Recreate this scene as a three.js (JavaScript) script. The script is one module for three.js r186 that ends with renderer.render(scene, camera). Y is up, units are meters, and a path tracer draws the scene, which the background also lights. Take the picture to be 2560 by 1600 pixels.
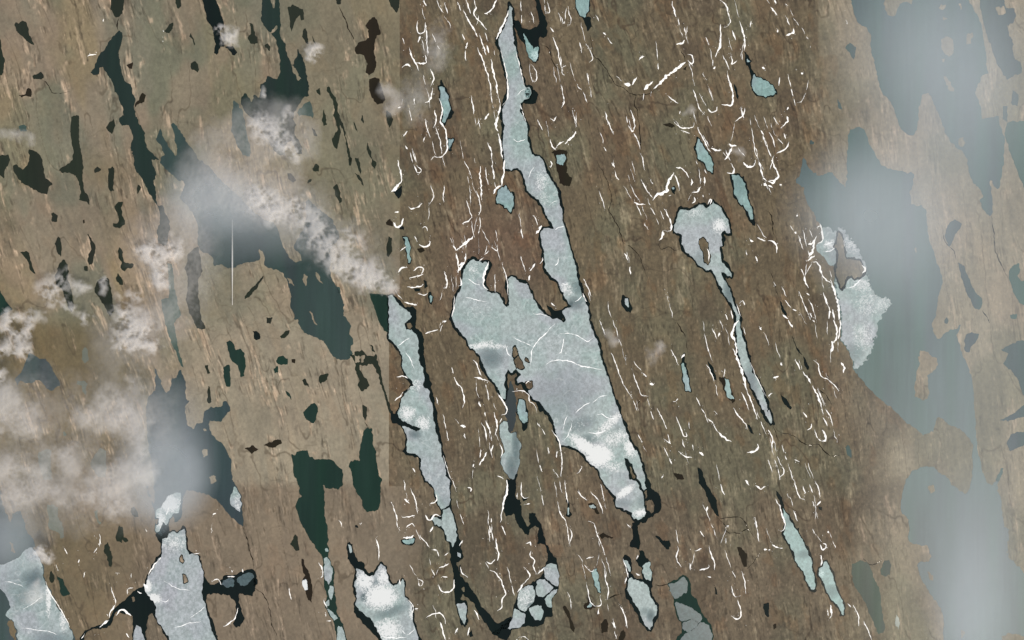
import * as THREE from 'three';

// ---------- camera, sky, sun, exposure ----------
const S = 12;                 // metres per photograph pixel
const EYE = 21000;            // height of the camera above the plain
const scene = new THREE.Scene();
const camera = new THREE.PerspectiveCamera(2 * Math.atan(800 * S / EYE) * 180 / Math.PI, 1.6, 100, 400000);
camera.position.set(0, EYE, 0);
camera.up.set(0, 0, -1);
camera.lookAt(0, 0, 0);
const renderer = new THREE.WebGLRenderer({ antialias: true });
renderer.toneMapping = THREE.LinearToneMapping;
renderer.toneMappingExposure = 1.0;
renderer.shadowMap.enabled = true;

{ // clear arctic sky: deep blue overhead, paler to the horizon
  const w = 64, h = 64, a = new Float32Array(w * h * 4);
  for (let j = 0; j < h; j++) {
    const e = Math.max(0, (j + 0.5) / h * 2 - 1), k = Math.pow(1 - e, 2.2);
    for (let i = 0; i < w; i++) a.set([0.15 + 0.35 * k, 0.22 + 0.34 * k, 0.36 + 0.28 * k, 1], (j * w + i) * 4);
  }
  const sky = new THREE.DataTexture(a, w, h, THREE.RGBAFormat, THREE.FloatType);
  sky.mapping = THREE.EquirectangularReflectionMapping; sky.magFilter = THREE.LinearFilter; sky.needsUpdate = true;
  scene.background = sky; scene.environment = sky;
}
const SUN_ZENITH = 37.5 * Math.PI / 180, SUN_X = 0.85, SUN_Z = 0.527;
const sun = new THREE.DirectionalLight(0xfff3e2, 4.25);
sun.position.set(SUN_X * Math.sin(SUN_ZENITH), Math.cos(SUN_ZENITH), SUN_Z * Math.sin(SUN_ZENITH)).multiplyScalar(30000);
sun.castShadow = true;
Object.assign(sun.shadow.camera, { left: -20000, right: 20000, top: 16000, bottom: -16000, near: 100, far: 70000 });
sun.shadow.mapSize.set(4096, 4096);
scene.add(sun, sun.target);

// ---------- small tools ----------
function h2(ix, iy) { let n = (Math.imul(ix, 374761393) + Math.imul(iy, 668265263)) | 0; n = Math.imul(n ^ (n >>> 13), 1274126177); return ((n ^ (n >>> 16)) >>> 0) / 4294967296; }
function vn(x, y) {
  const ix = Math.floor(x), iy = Math.floor(y); let fx = x - ix, fy = y - iy;
  fx = fx * fx * (3 - 2 * fx); fy = fy * fy * (3 - 2 * fy);
  const a = h2(ix, iy), b = h2(ix + 1, iy), c = h2(ix, iy + 1), d = h2(ix + 1, iy + 1);
  return a + (b - a) * fx + (c - a) * fy + (a - b - c + d) * fx * fy;
}
function fbm(x, y, n = 3) { let s = 0, a = 0.5, t = 0; for (let i = 0; i < n; i++) { s += a * vn(x + i * 17.3, y + i * 9.1); t += a; a *= 0.5; x *= 2.03; y *= 2.03; } return s / t; }
const clamp = (v, a = 0, b = 1) => v < a ? a : v > b ? b : v;
const ss = (a, b, v) => { const t = clamp((v - a) / (b - a)); return t * t * (3 - 2 * t); };
const mixv = (a, b, t) => a + (b - a) * t;
let seed = 7; const rnd = () => { seed = (Math.imul(seed, 1664525) + 1013904223) | 0; return (seed >>> 0) / 4294967296; };
const lin = c => { c /= 255; return c <= 0.04045 ? c / 12.92 : Math.pow((c + 0.055) / 1.055, 2.4); };
const ALB = 0.74;             // what an sRGB reading of a lit flat surface is multiplied by to get its base colour
const col = (r, g, b) => new THREE.Color().setRGB(lin(r) * ALB, lin(g) * ALB, lin(b) * ALB);
// survey sheets: "@cr x,y ..." are points on sheet column c, row r (ten units = 26.457 px)
const U = 2.6457;
function pts(str) {
  let c = 0, r = 0; const out = [];
  for (const t of str.trim().split(/\s+/)) {
    if (t[0] === '@') { c = +t[1]; r = +t[2]; continue; }
    const [x, y] = t.split(',').map(Number);
    out.push([c * 640 + x * U, r * 400 + y * U]);
  }
  return out;
}
const WX = px => (px - 1280) * S, WZ = py => (py - 800) * S;
function sdf(poly, x, y) {    // signed distance, positive inside
  let d = 1e12, inside = false;
  for (let i = 0, n = poly.length, j = n - 1; i < n; j = i++) {
    const ax = poly[j][0], ay = poly[j][1], bx = poly[i][0], by = poly[i][1];
    const ex = bx - ax, ey = by - ay, wx = x - ax, wy = y - ay;
    const t = clamp((wx * ex + wy * ey) / (ex * ex + ey * ey + 1e-9));
    const qx = wx - ex * t, qy = wy - ey * t, q = qx * qx + qy * qy;
    if (q < d) d = q;
    if ((by > y) !== (ay > y) && x < (ax - bx) * (y - by) / (ay - by) + bx) inside = !inside;
  }
  return inside ? Math.sqrt(d) : -Math.sqrt(d);
}
function bounds(polys, pad) {
  let b = [1e9, 1e9, -1e9, -1e9];
  for (const p of polys) for (const [x, y] of p) b = [Math.min(b[0], x), Math.min(b[1], y), Math.max(b[2], x), Math.max(b[3], y)];
  return [b[0] - pad, b[1] - pad, b[2] + pad, b[3] + pad];
}
const jagX = (x, y) => (fbm(x / 6.5, y / 10 + 40, 3) - 0.5) * 8 + (vn(x / 38 + 7, y / 52) - 0.5) * 5;
const jagY = (x, y) => (fbm(x / 6 + 90, y / 9, 3) - 0.5) * 8.5 + (vn(x / 40, y / 45 + 31) - 0.5) * 5;
const TX0 = -256, TY0 = -256, TW = 3072, TH = 2112;   // map sheet that colours are laid out on
// fills field > 0 with a sheet; height(px,py,f) gives y in metres; skirt drops a vertical edge
function fillField(b, step, field, height, { skirt = 0, lens = false, alpha = null, flat = true } = {}) {
  const nx = Math.ceil((b[2] - b[0]) / step) + 1, ny = Math.ceil((b[3] - b[1]) / step) + 1;
  const F = new Float32Array(nx * ny);
  for (let j = 0; j < ny; j++) for (let i = 0; i < nx; i++) F[j * nx + i] = field(b[0] + i * step, b[1] + j * step);
  const P = [], UV = [], C = [], I = [], key = new Map(), walls = [];
  const put = (k, px, py, f) => {
    let v = key.get(k); if (v !== undefined) return v;
    v = P.length / 3; key.set(k, v);
    const y = height(px, py, f), s = lens ? (EYE - y) / EYE : 1;
    P.push(WX(px) * s, y, WZ(py) * s); UV.push((px - TX0) / TW, (py - TY0) / TH);
    if (alpha) C.push(1, 1, 1, alpha(px, py, f));
    return v;
  };
  const node = (i, j) => put(j * nx + i, b[0] + i * step, b[1] + j * step, F[j * nx + i]);
  const cut = (i, j, k, l) => {
    const fa = F[j * nx + i], fb = F[l * nx + k], t = clamp(fa / (fa - fb), 0.02, 0.98);
    const id = nx * ny * (k === i ? 1 : 2) + Math.min(j, l) * nx + Math.min(i, k);
    return put(id, b[0] + (i + (k - i) * t) * step, b[1] + (j + (l - j) * t) * step, 0);
  };
  for (let j = 0; j < ny - 1; j++) for (let i = 0; i < nx - 1; i++) {
    const c = [[i, j], [i, j + 1], [i + 1, j + 1], [i + 1, j]], inn = c.map(([a, d]) => F[d * nx + a] > 0);
    const n = inn[0] + inn[1] + inn[2] + inn[3]; if (!n) continue;
    const poly = []; let out = -1, into = -1;
    for (let k = 0; k < 4; k++) {
      const a = c[k], d = c[(k + 1) % 4];
      if (inn[k]) poly.push(node(...a));
      if (inn[k] !== inn[(k + 1) % 4]) { const v = cut(...a, ...d); poly.push(v); if (inn[k]) out = v; else into = v; }
    }
    for (let k = 2; k < poly.length; k++) I.push(poly[0], poly[k - 1], poly[k]);
    if (skirt && out >= 0 && n < 4) walls.push([out, into]);
  }
  if (!I.length) return null;
  const N = []; if (flat) for (let i = 0; i < P.length / 3; i++) N.push(0, 1, 0);
  for (const [a, d] of walls) {
    const o = P.length / 3, dx = P[d * 3] - P[a * 3], dz = P[d * 3 + 2] - P[a * 3 + 2], l = Math.hypot(dx, dz) || 1;
    for (const [v, drop] of [[a, 0], [d, 0], [d, skirt], [a, skirt]]) { P.push(P[v * 3], P[v * 3 + 1] - drop, P[v * 3 + 2]); UV.push(UV[v * 2], UV[v * 2 + 1]); N.push(-dz / l, 0, dx / l); }
    I.push(o, o + 2, o + 1, o, o + 3, o + 2);
  }
  const g = new THREE.BufferGeometry();
  g.setAttribute('position', new THREE.Float32BufferAttribute(P, 3));
  g.setAttribute('uv', new THREE.Float32BufferAttribute(UV, 2));
  if (alpha) g.setAttribute('color', new THREE.Float32BufferAttribute(C, 4));
  g.setIndex(I);
  if (flat) g.setAttribute('normal', new THREE.Float32BufferAttribute(N, 3)); else g.computeVertexNormals();
  return g;
}
// ---------- names and labels ----------
const used = new Map();
const numbered = n => { const k = used.get(n) || 0; used.set(n, k + 1); return k ? `${n}_${String(k).padStart(3, '0')}` : n; };
const MARKS = [['long central ice sheet', 1280, 120, 1290, 330, 1380, 620, 1480, 950, 1590, 1230], ['broad ice lobe', 1200, 780], ['western ice ribbon', 1020, 850, 1040, 1030, 1100, 1250],
  ['leaf-shaped ice sheet', 1760, 590], ['thin icy channel', 1850, 850, 1900, 1000], ['long diagonal snowbank', 1680, 180], ['wide hazy lake', 2180, 600, 2280, 1000, 2400, 1350],
  ['island-dotted lake', 2300, 150, 2450, 420], ['cross-shaped island', 2110, 660], ['paired ice slivers', 2000, 1370, 2080, 1460], ['stippled ice sheet', 980, 1500],
  ['large lower-left ice sheet', 430, 1480], ['dark green two-armed lake', 790, 1250], ['branching dark lake', 290, 190, 330, 330], ['hazy angular lake', 520, 520, 780, 800],
  ['dark double pond', 920, 120], ['cracked ice floes', 1330, 1440], ['tapering ice floe', 1610, 1480], ['cloud-covered plain', 150, 1030], ['misty grey lake', 450, 1060],
  ['teal wedge of ice', 1910, 215], ['dark western lake', 90, 420], ['black-rimmed lake', 700, 160], ['wavy dark channel', 1290, 1300]];
const toLabel = [];
function describe(o, text, px, py) { o.userData.label = text; toLabel.push([o, text, px, py]); }
function nearMark(px, py) {
  let best = null, bd = 1e9;
  for (const [name, ...c] of MARKS) for (let i = 0; i < c.length; i += 2) { const d = Math.hypot(px - c[i], py - c[i + 1]); if (d < bd && d > 12) { bd = d; best = [name, px - c[i], py - c[i + 1]]; } }
  const [name, dx, dy] = best, v = Math.abs(dy) > 0.45 * Math.abs(dx) ? (dy < 0 ? 'above' : 'below') : '', h = Math.abs(dx) > 0.45 * Math.abs(dy) ? (dx < 0 ? 'left of' : 'right of') : '';
  return (v && h ? `${v}-${h}` : v || h) + ' the ' + name;
}
const ORD = ['topmost', 'second', 'third', 'fourth', 'fifth', 'sixth', 'seventh', 'eighth', 'ninth', 'tenth', 'eleventh', 'twelfth'];
const NUM = ['', '', 'two', 'three', 'four', 'five', 'six', 'seven', 'eight', 'nine', 'ten', 'eleven', 'twelve'];
function settleLabels() {     // things that read alike are told apart by their order down the photograph
  const by = new Map();
  for (const e of toLabel) by.set(e[1], [...(by.get(e[1]) || []), e]);
  for (const [text, es] of by) if (es.length > 1) {
    es.sort((a, b) => a[3] - b[3]);
    es.forEach((e, i) => { e[0].userData.label = `${text}, ${i ? `${ORD[i] || 'lowest'} from top` : 'topmost'} of ${NUM[es.length] || es.length}`; });
  }
}
// ---------- the survey: lakes (k: water kind; w: water outlines; i: ice outlines; o: islands; b: open rim round the ice) ----------
const LAKES = [
 { n: 'long lake under the central ice sheet', il: 'long white-grey ice sheet with pale cracks running down the centre', k: 'b', b: 4.2, ridges: 1,
   i: ['@10 239,3 @20 0,8 1,30 2,42 5,56 8,68 11,80 14,84 17,82 19,88 17,93 12,94 9,98 8,104 11,112 14,118 15,128 17,138 20,146 26,148 @21 29,2 31,10 36,18 40,25 43,30 45,38 47,48 48,58 51,66 53,76 56,88 60,100 62,110 64,120 67,128 71,137 73,151 @22 75,4 79,15 82,28 85,40 90,54 94,66 98,78 102,90 106,100 110,110 115,120 120,130 123,140 126,147 @23 126,2 127,8 125,9 122,3 @22 118,146 114,138 110,131 106,129 108,136 110,145 112,151 @23 118,0 121,8 124,14 125,24 127,30 124,35 119,38 115,36 113,31 107,28 99,25 97,20 99,16 93,10 88,3 @22 84,149 82,141 77,137 72,133 68,127 63,123 56,120 50,118 47,118 44,110 41,103 38,96 36,90 31,84 26,77 21,76 18,70 15,66 13,62 10,58 5,60 4,56 8,52 3,46 0,50 @12 238,46 236,52 235,60 237,68 236,75 233,73 229,64 224,57 219,51 215,44 211,35 207,28 201,26 197,17 192,11 188,5 186,0 @11 186,150 187,140 189,130 193,122 195,115 196,108 197,100 201,96 205,93 208,96 213,97 219,96 220,99 217,104 215,112 216,120 219,124 224,127 228,126 231,128 233,134 236,139 239,138 239,125 238,113 241,110 @21 3,112 8,116 14,117 16,122 19,130 23,135 27,141 33,146 37,150 @22 43,0 48,3 51,1 @21 50,150 48,147 47,143 51,140 56,139 53,135 50,130 46,122 43,115 37,109 32,103 31,95 30,86 28,77 27,70 28,66 33,64 39,66 38,62 35,58 32,52 29,44 25,38 20,34 15,28 12,18 10,10 6,7 0,9 @11 236,8 235,2 @10 234,146 232,138 233,128 234,118 232,110 233,102 236,96 238,88 238,82 237,75 235,66 233,56 231,48 228,42 228,36 231,30 235,24 238,16 239,9'],
   w: ['@22 22,76 27,77 33,86 37,96 34,92 30,86 25,87 24,82', '@23 126,-3 131,0 133,8 138,12 141,17 142,25 139,30 134,33 129,36 126,40 121,41 119,44 121,52 122,60 121,66 118,64 112,63 111,59 115,56 114,48 113,40 118,40 126,34 128,26 127,18 128,10', '@21 33,135 40,142 47,143 50,149 46,151 38,148'],
   o: ['@22 2,25 4,27 5,33 2,35 1,30', '@22 2,37 6,35 9,39 11,45 8,46 4,44 2,41', '@22 13,59 18,58 19,63 15,65 13,62', '@22 13,35 15,36 16,39 13,37', '@23 128,19 131,18 135,24 134,29 131,31 128,27'] },
 { n: 'lake under the western ice ribbon', il: 'ribbon of bright ice with a dark open lead along its right shore', k: 'b', b: 2.5, ridges: 1,
   i: ['@11 125,127 130,128 133,134 137,138 142,141 146,144 147,148 144,151 @12 141,4 142,9 148,10 151,15 154,20 154,30 155,38 158,48 159,56 159,62 164,66 165,75 167,82 167,92 169,102 171,110 174,118 176,128 178,138 180,148 @13 183,2 183,10 184,18 183,24 176,28 172,22 170,14 169,10 166,4 161,1 @12 158,148 155,140 155,130 149,126 142,125 142,118 142,110 140,104 138,100 146,103 152,106 156,104 150,101 142,97 135,92 134,88 137,82 137,75 142,68 147,63 150,60 147,56 142,50 138,43 139,35 136,28 131,22 126,17 126,0', '@13 177,29 184,26 187,34 189,44 191,52 189,58 188,62 186,63 184,58 181,57 178,46 175,43 177,36', '@13 166,35 172,35 176,37 175,44 170,42 167,38', '@13 191,68 194,70 195,73 192,72', '@13 190,118 195,116 198,120 198,130 197,138 194,134 191,126'],
   w: ['@11 124,126 130,126 136,131 141,138 148,138 152,142 152,149 @12 151,8 156,11 159,18 159,32 161,45 166,60 168,72 170,82 171,95 174,108 176,120 180,135 183,151 @13 184,15 186,26 188,36 190,46 192,53 194,60 195,70 194,76 190,78 192,84 194,90 197,95 201,98 204,104 209,112 213,119 221,127 224,134 230,135 236,131 241,128 241,140 232,142 228,147 224,145 220,141 214,132 208,122 205,116 200,112 195,108 193,112 197,114 200,118 198,126 200,134 197,140 193,137 191,128 189,118 188,110 187,104 186,95 187,88 184,76 184,66 182,58 177,48 170,43 165,37 172,34 176,33 173,24 169,10 160,2 @12 156,148 154,141 153,130 142,128 137,124 142,118 140,106 134,99 129,98 127,90 128,84 130,88 135,88 136,76 141,67 148,61 140,52 136,42 138,35 130,24 125,18'],
   o: ['@13 195,102 197,101 197,105 195,106', '@12 143,4 146,3 147,7 144,8'] },
 { n: 'lake under the stippled ice sheet', il: 'snow-stippled ice sheet with a small dark hole at the bottom edge', k: 'b', b: 3,
   i: ['@13 94,84 100,85 102,89 107,91 111,90 114,86 116,82 118,80 123,83 124,90 126,95 130,99 135,98 138,93 140,96 140,104 141,109 145,114 148,119 149,126 149,134 151,140 155,153 119,153 115,142 111,134 108,130 102,126 96,121 94,118 95,112 94,105 93,100 95,94', '@13 88,60 90,62 91,69 88,69'],
   w: ['@13 87,60 90,58 91,66 94,72 97,77 102,79 103,84 108,89 102,90 97,84 94,90 92,84 89,78 86,74 86,66', '@13 93,118 97,124 103,128 108,132 112,138 118,148 121,154 116,152 110,145 104,138 98,132 94,128 92,121', '@13 103,90 108,86 112,88 115,84 118,77 122,80 117,84 112,92'] },
 { n: 'dark green lake with two arms', k: 'dg', b: 1.5, il: 'narrow slab of grey ice in the dark chain of ponds',
   w: ['@12 33,126 37,129 39,124 44,122 48,123 51,129 56,132 64,132 70,131 75,135 78,139 82,141 83,146 82,151 @13 82,6 77,9 72,7 68,9 64,5 65,20 66,35 68,48 67,60 68,70 72,80 75,86 74,95 73,102 75,110 77,118 77,125 80,131 82,136 84,145 86,153 76,153 75,140 72,132 69,123 67,119 67,110 66,102 65,95 64,86 63,78 62,73 57,66 50,55 44,42 38,28 37,22 42,16 40,5 38,-1 @12 36,147 35,138'],
   i: ['@13 64,74 68,73 71,80 73,86 72,93 69,99 66,94 65,86', '@13 70,99 73,101 73,108 71,114 69,106', '@13 68,121 74,125 78,130 74,133 71,128', '@13 67,115 70,113 70,118 67,120', '@13 78,138 81,139 84,147 85,153 76,153 77,144', '@13 65,66 67,65 68,68 65,69'] },
 { n: 'dark green tapering lake beside the two-armed lake', k: 'dg', w: ['@12 103,102 106,101 110,104 110,115 113,124 114,136 116,146 118,151 @13 117,10 117,22 115,28 110,30 104,29 101,27 100,20 96,14 93,6 92,0 @12 90,142 88,135 93,131 97,133 98,125 100,112'] },
 { n: 'misty grey lake and the dark river below it', k: 's', b: 2, il: 'large pale grey ice sheet at the lower left with two dark holes', ridges: 1,
   w: ['@02 146,44 148,47 149,52 152,58 154,64 156,67 158,69 160,66 162,56 166,55 168,49 171,47 173,55 175,58 175,74 178,77 175,82 176,92 178,100 182,103 186,98 191,97 193,88 198,83 205,82 210,80 211,76 214,76 217,80 217,85 212,89 208,96 203,95 198,95 197,104 201,110 207,114 212,119 215,126 218,132 218,140 219,151 @03 222,6 227,14 228,25 229,36 229,44 225,41 219,36 214,30 208,22 203,18 196,14 188,12 180,9 176,9 174,12 172,25 172,36 169,40 165,41 166,37 163,35 160,38 158,45 152,54 147,48 148,44 146,30 143,22 140,16 138,6 140,5 141,18 145,23 @02 146,150 143,132 140,122 139,112 139,80 141,72 147,67 147,55'],
   i: ['@03 158,17 163,13 171,13 171,22 169,33 164,32 160,37 157,42 154,40 150,50 147,47 148,40 147,28 152,27', '@03 221,6 225,12 228,22 226,30 221,26 217,22 219,12'],
   o: ['@02 191,122 196,121 196,127 193,128', '@02 199,149 203,147 205,153 201,155', '@02 192,103 194,103 194,106 192,105', '@03 147,36 149,37 148,42'], subs: ['bright strip of speckled ice at the foot of the misty grey lake', 'wedge of speckled ice on the right shore of the misty grey lake'] },
 { n: 'black water round the large lower-left ice sheet', k: 'b', b: 2.5, il: 'large pale grey ice sheet at the lower left with two dark holes', ridges: 1,
   w: ['@03 158,40 160,46 158,52 163,48 167,50 172,46 175,43 177,47 177,56 178,66 182,69 186,69 190,71 191,80 192,88 195,96 197,99 202,100 208,95 212,91 221,90 231,86 238,84 242,88 242,105 238,110 232,108 226,107 225,115 228,121 230,130 226,138 223,140 219,136 222,128 224,122 222,114 216,108 205,107 195,109 194,116 197,125 202,138 207,153 160,153 153,141 147,132 143,126 140,130 139,136 138,145 139,153 126,153 125,140 125,128 120,126 110,124 108,128 105,134 100,140 92,140 84,142 80,148 77,153 75,150 80,142 88,139 95,137 103,130 108,122 112,117 118,113 124,107 128,103 134,101 138,92 143,82 148,74 152,70 152,62 148,54 147,50 152,50 154,42'],
   i: ['@03 153,55 158,55 160,50 164,49 167,51 172,48 175,46 176,50 176,58 176,66 179,70 184,70 188,71 190,82 192,90 191,100 190,110 193,118 196,130 200,142 205,153 162,153 155,142 149,133 147,128 147,120 142,112 138,106 136,102 140,92 148,78 153,72 153,62', '@03 128,138 132,139 135,146 137,153 126,153 126,145', '@03 224,92 232,89 238,88 240,92 234,99 227,100 224,96', '@03 210,95 218,92 221,95 220,100 213,101 209,98'],
   o: ['@03 170,72 172,71 173,77 171,76', '@03 172,89 175,90 177,96 174,97', '@03 125,111 127,110 128,114 126,114'], rot: [2, 3] },
 { n: 'lake under the bottom-left corner ice', k: 'm', b: 1.2, il: 'pale cracked ice filling the bottom-left corner of the photo', ridges: 1,
   w: ['@03 -8,-2 0,8 4,20 8,26 12,33 19,30 24,40 26,50 30,53 33,62 31,65 38,75 41,83 43,95 48,105 53,115 58,124 64,135 68,145 72,156 -8,156'],
   i: ['@03 -6,82 0,80 10,77 18,72 24,66 30,64 36,72 40,82 42,95 47,105 52,115 57,124 63,135 68,145 69,155 18,155 16,145 13,135 8,131 5,128 9,120 7,112 3,105 -6,102'],
   o: ['@03 4,12 9,24 12,36 11,40 7,34 3,24 0,14', '@03 9,59 11,60 14,69 11,66', '@03 7,133 11,133 15,142 15,151 12,148 9,141'] },
 { n: 'lake of cracked floes at the bottom', k: 'b', b: 1, il: 'white floe split by dark cracks near the bottom edge',
   w: ['@23 33,80 35,70 31,60 25,60 24,52 25,46 22,43 17,47 16,52 12,51 7,45 3,38 1,30 -1,18 4,18 9,22 8,30 11,38 14,44 17,42 15,36 17,31 22,31 24,36 27,42 30,52 33,60 38,68 42,75 44,86 44,98 42,105 39,112 38,120 39,127 36,130 31,130 30,136 24,138 14,138 6,140 0,143 @13 236,152 230,150 222,144 230,140 236,134 241,130 @23 0,128 2,118 5,110 8,104 16,99 22,96 28,93 30,85', '@12 236,150 241,151 @22 5,144 @23 4,4 3,14 8,20 8,30 1,32 @13 237,33 234,27 236,14 236,3'],
   i: ['@23 30,83 36,79 42,80 44,90 44,98 42,101 36,96 31,92 31,87', '@23 24,96 31,94 36,98 40,102 34,108 29,111 25,110 23,103', '@23 6,109 9,104 16,100 20,100 23,107 22,114 17,119 13,125 8,122 5,117', '@23 40,104 43,102 41,108 38,113 38,122 34,119 31,113', '@23 16,122 22,119 28,120 30,126 28,132 22,132 18,128', '@23 3,120 8,124 13,127 12,134 8,139 0,141 @13 240,142 238,140 241,134 @23 0,130'] },
 { n: 'dark loop of water under the tapering ice floe', k: 'b', b: 1.5, il: 'broad tapering ice floe at the bottom centre',
   w: ['@23 105,74 108,70 111,72 114,78 115,86 113,88 118,93 124,95 123,85 120,80 118,76 122,70 121,66 124,66 128,75 130,83 134,92 134,99 132,104 135,112 139,118 139,125 137,131 134,138 132,144 128,143 123,137 119,128 114,120 109,112 106,105 109,95 110,90 107,82'],
   i: ['@23 111,92 117,94 127,98 130,101 130,107 134,114 137,119 137,126 133,132 132,138 131,142 127,139 123,130 120,122 115,116 111,108 108,103 110,97', '@23 124,80 129,77 131,85 133,92 131,95 126,93 124,86', '@23 106,76 110,76 113,83 113,87 110,85 107,80'], subs: [0, 'slim white floe above the tapering ice floe', 'small floe in the left arm above the tapering ice floe'] },
 { n: 'deep green lake with melting grey ice at the bottom', k: 'dg', b: 0, rotten: 1, il: 'murky blue-grey melting floe in the green lake at the bottom',
   w: ['@23 148,98 155,95 162,90 167,93 169,98 170,107 175,113 176,118 182,130 188,138 191,146 190,156 154,156 157,148 161,145 160,135 156,130 154,122 153,113 150,105'],
   i: ['@23 149,99 156,97 162,92 166,96 166,107 163,106 158,112 153,112 150,105', '@23 154,115 162,117 171,121 178,127 180,132 176,136 168,131 160,134 157,128', '@23 162,135 170,131 176,135 172,142 166,145 161,141', '@23 168,144 178,135 186,138 190,146 189,155 158,155 163,147'] },
 { n: 'lake and channel under the leaf-shaped ice sheet', k: 'b', b: 4, il: 'leaf-shaped ice sheet trailing a thin icy channel below it',
   i: ['@21 159,46 162,47 167,48 171,46 175,44 177,42 180,41 183,45 186,43 189,40 193,42 197,44 200,50 203,56 205,63 206,70 202,69 199,67 197,70 198,76 199,80 196,81 197,88 197,95 201,98 204,103 207,106 207,110 203,109 200,106 196,105 200,112 204,118 207,124 208,130 209,136 212,143 215,149 @22 215,4 217,14 220,24 222,34 225,42 228,52 234,62 238,72 241,82 241,92 @32 0,84 3,92 4,98 2,98 @22 239,90 232,76 226,64 221,52 216,40 213,28 212,16 212,4 @21 211,148 207,137 204,132 199,124 194,114 190,106 188,102 185,104 182,103 177,99 172,92 165,88 161,84 160,78 159,71 153,67 152,62 155,58 156,50'],
   o: ['@21 177,76 181,74 184,78 186,86 187,95 185,99 182,95 180,88 178,82'] },
 { n: 'dark sliver pond right of the leaf-shaped ice', k: 'b', b: 3, il: 'lens of grey ice tapering to a point, right of the leaf-shaped ice', i: ['@21 208,14 214,14 218,18 221,26 224,38 227,50 228,57 226,57 222,47 216,40 211,34 209,24'], w: ['@21 226,55 231,59 231,63 228,62'] },
 { n: 'lake under the upper ice sliver of the pair', k: 'b', b: 3, il: 'long sliver of teal ice, upper one of the pair at lower right', i: ['@33 13,25 16,29 20,33 21,38 24,44 29,49 32,55 36,62 38,70 41,76 41,82 43,90 45,100 44,105 40,103 37,98 35,92 31,84 27,78 25,70 21,62 16,55 14,51 16,47 17,41 15,34'], w: ['@33 6,6 8,12 12,16 15,24 14,28 10,20 7,14'] },
 { n: 'lake under the lower ice sliver of the pair', k: 'b', b: 3, il: 'long sliver of teal ice, lower one of the pair at lower right', i: ['@33 52,76 55,76 58,82 61,90 64,98 67,106 70,113 72,122 72,128 70,127 67,119 64,115 60,112 55,104 51,96 47,88 48,85 51,82'] },
 { n: 'pond under the teal wedge of ice', k: 'b', b: 2.5, il: 'wedge of teal ice at the upper right of the brown plain', i: ['@20 228,70 231,73 237,75 242,78 @30 4,82 8,88 2,91 @20 236,91 231,89 227,82 227,77', '@20 222,55 225,58 223,59'], w: ['@20 220,48 223,52 225,60 228,68 229,72 226,74 224,66 221,58'], subs: [0, 'tiny ice fleck in the stream above the teal wedge of ice'] },
 { n: 'pond right of the leaf-shaped ice sheet top', k: 'b', b: 2.5, il: 'grey triangular ice slab above the leaf-shaped ice sheet', i: ['@20 175,131 181,139 188,148 @21 190,3 190,13 186,9 182,2 @20 175,149 173,141'] },
 { n: 'dark bay beside the top of the central ice', k: 'b', b: 1, il: 'club-shaped teal floe in the dark bay at upper centre', w: ['@20 0,18 8,20 10,27 16,28 24,26 26,22 25,12 22,-3 26,-3 29,10 33,20 33,34 30,36 26,35 25,42 26,50 25,57 22,60 18,56 14,48 10,40 6,34 4,27 1,24'], i: ['@20 10,31 13,35 16,42 20,46 24,44 25,52 23,58 20,58 16,53 12,42'] },
 { n: 'small pond of ice at the top edge', k: 'b', b: 2, il: 'blue-grey ice tongue hanging from the top edge', i: ['@20 59,-4 73,-4 72,10 68,16 64,14 61,6'], w: ['@20 66,16 74,17 75,26 72,31 70,26'] },
 { n: 'dark corner pond beside the central ice', k: 'b', b: 1.5, il: 'small teal ice patch in a dark wet hollow right of the central ice', w: ['@20 12,84 20,84 26,88 24,98 17,99 10,97 15,92'], i: ['@20 14,84 17,84 19,90 16,93 12,90'] },
 { n: 'brown hollow pond below a snow arc', k: 'brown', b: 1, il: 'teal ice in the brown pond right of the central ice arm', w: ['@20 37,143 42,142 52,142 53,151 @21 52,12 57,18 55,25 49,25 45,22 44,14 42,4 41,0 @20 40,148'], i: ['@20 42,147 49,146 52,150 @21 48,5 44,4 42,0'] },
 { n: 'star-shaped pond left of the central ice arm', k: 'b', b: 2, il: 'star-shaped blue-grey ice left of the central ice arm', i: ['@11 229,29 236,23 241,33 @21 0,30 2,36 1,44 @11 241,50 237,46 233,42 228,40 227,33'] },
 { n: 'pond under the thin teal ice at upper centre', k: 'b', b: 2.5, il: 'tall teal ice wedge left of the long central ice sheet', i: ['@10 174,82 178,82 181,90 184,103 181,109 178,117 176,114 177,104 174,93'], w: ['@10 175,74 178,79 180,86 175,84', '@10 182,100 187,105 186,110 181,113'] },
 { n: 'small square pond below the tall teal ice wedge', k: 'b', b: 2, il: 'small square teal ice below the tall teal ice wedge', i: ['@10 182,132 187,131 186,138 184,142 182,141'] },
 { n: 'crescent creek among the snowy knolls', k: 'b', b: 1.5, il: 'thin crescent of teal ice among the snowy knolls', i: ['@11 139,73 142,74 145,80 144,90 146,94 144,98 142,92 141,84'] },
 { n: 'black pot pond left of the broad ice lobe', k: 'b', b: 0.6, il: 'tiny teal ice in the black pond left of the broad ice lobe', w: ['@11 162,124 165,123 168,130 167,137 164,136 162,130'], i: ['@11 164,127 167,128 166,135 164,134'] },
 { n: 'grey slush pond left of the central ice foot', k: 'rot', b: 1, il: 'blunt slab of ice between dark slush and brown land', w: ['@12 236,76 240,60 241,56 @22 4,70 5,84 3,90 2,98 0,104 @12 238,104 237,95 235,88 236,82'], i: ['@12 230,100 234,94 237,96 238,104 241,106 @22 3,105 5,110 7,116 9,118 7,124 6,134 4,144 2,150 @12 240,150 234,142 231,134 232,128 235,124 234,118 230,110'] },
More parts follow.
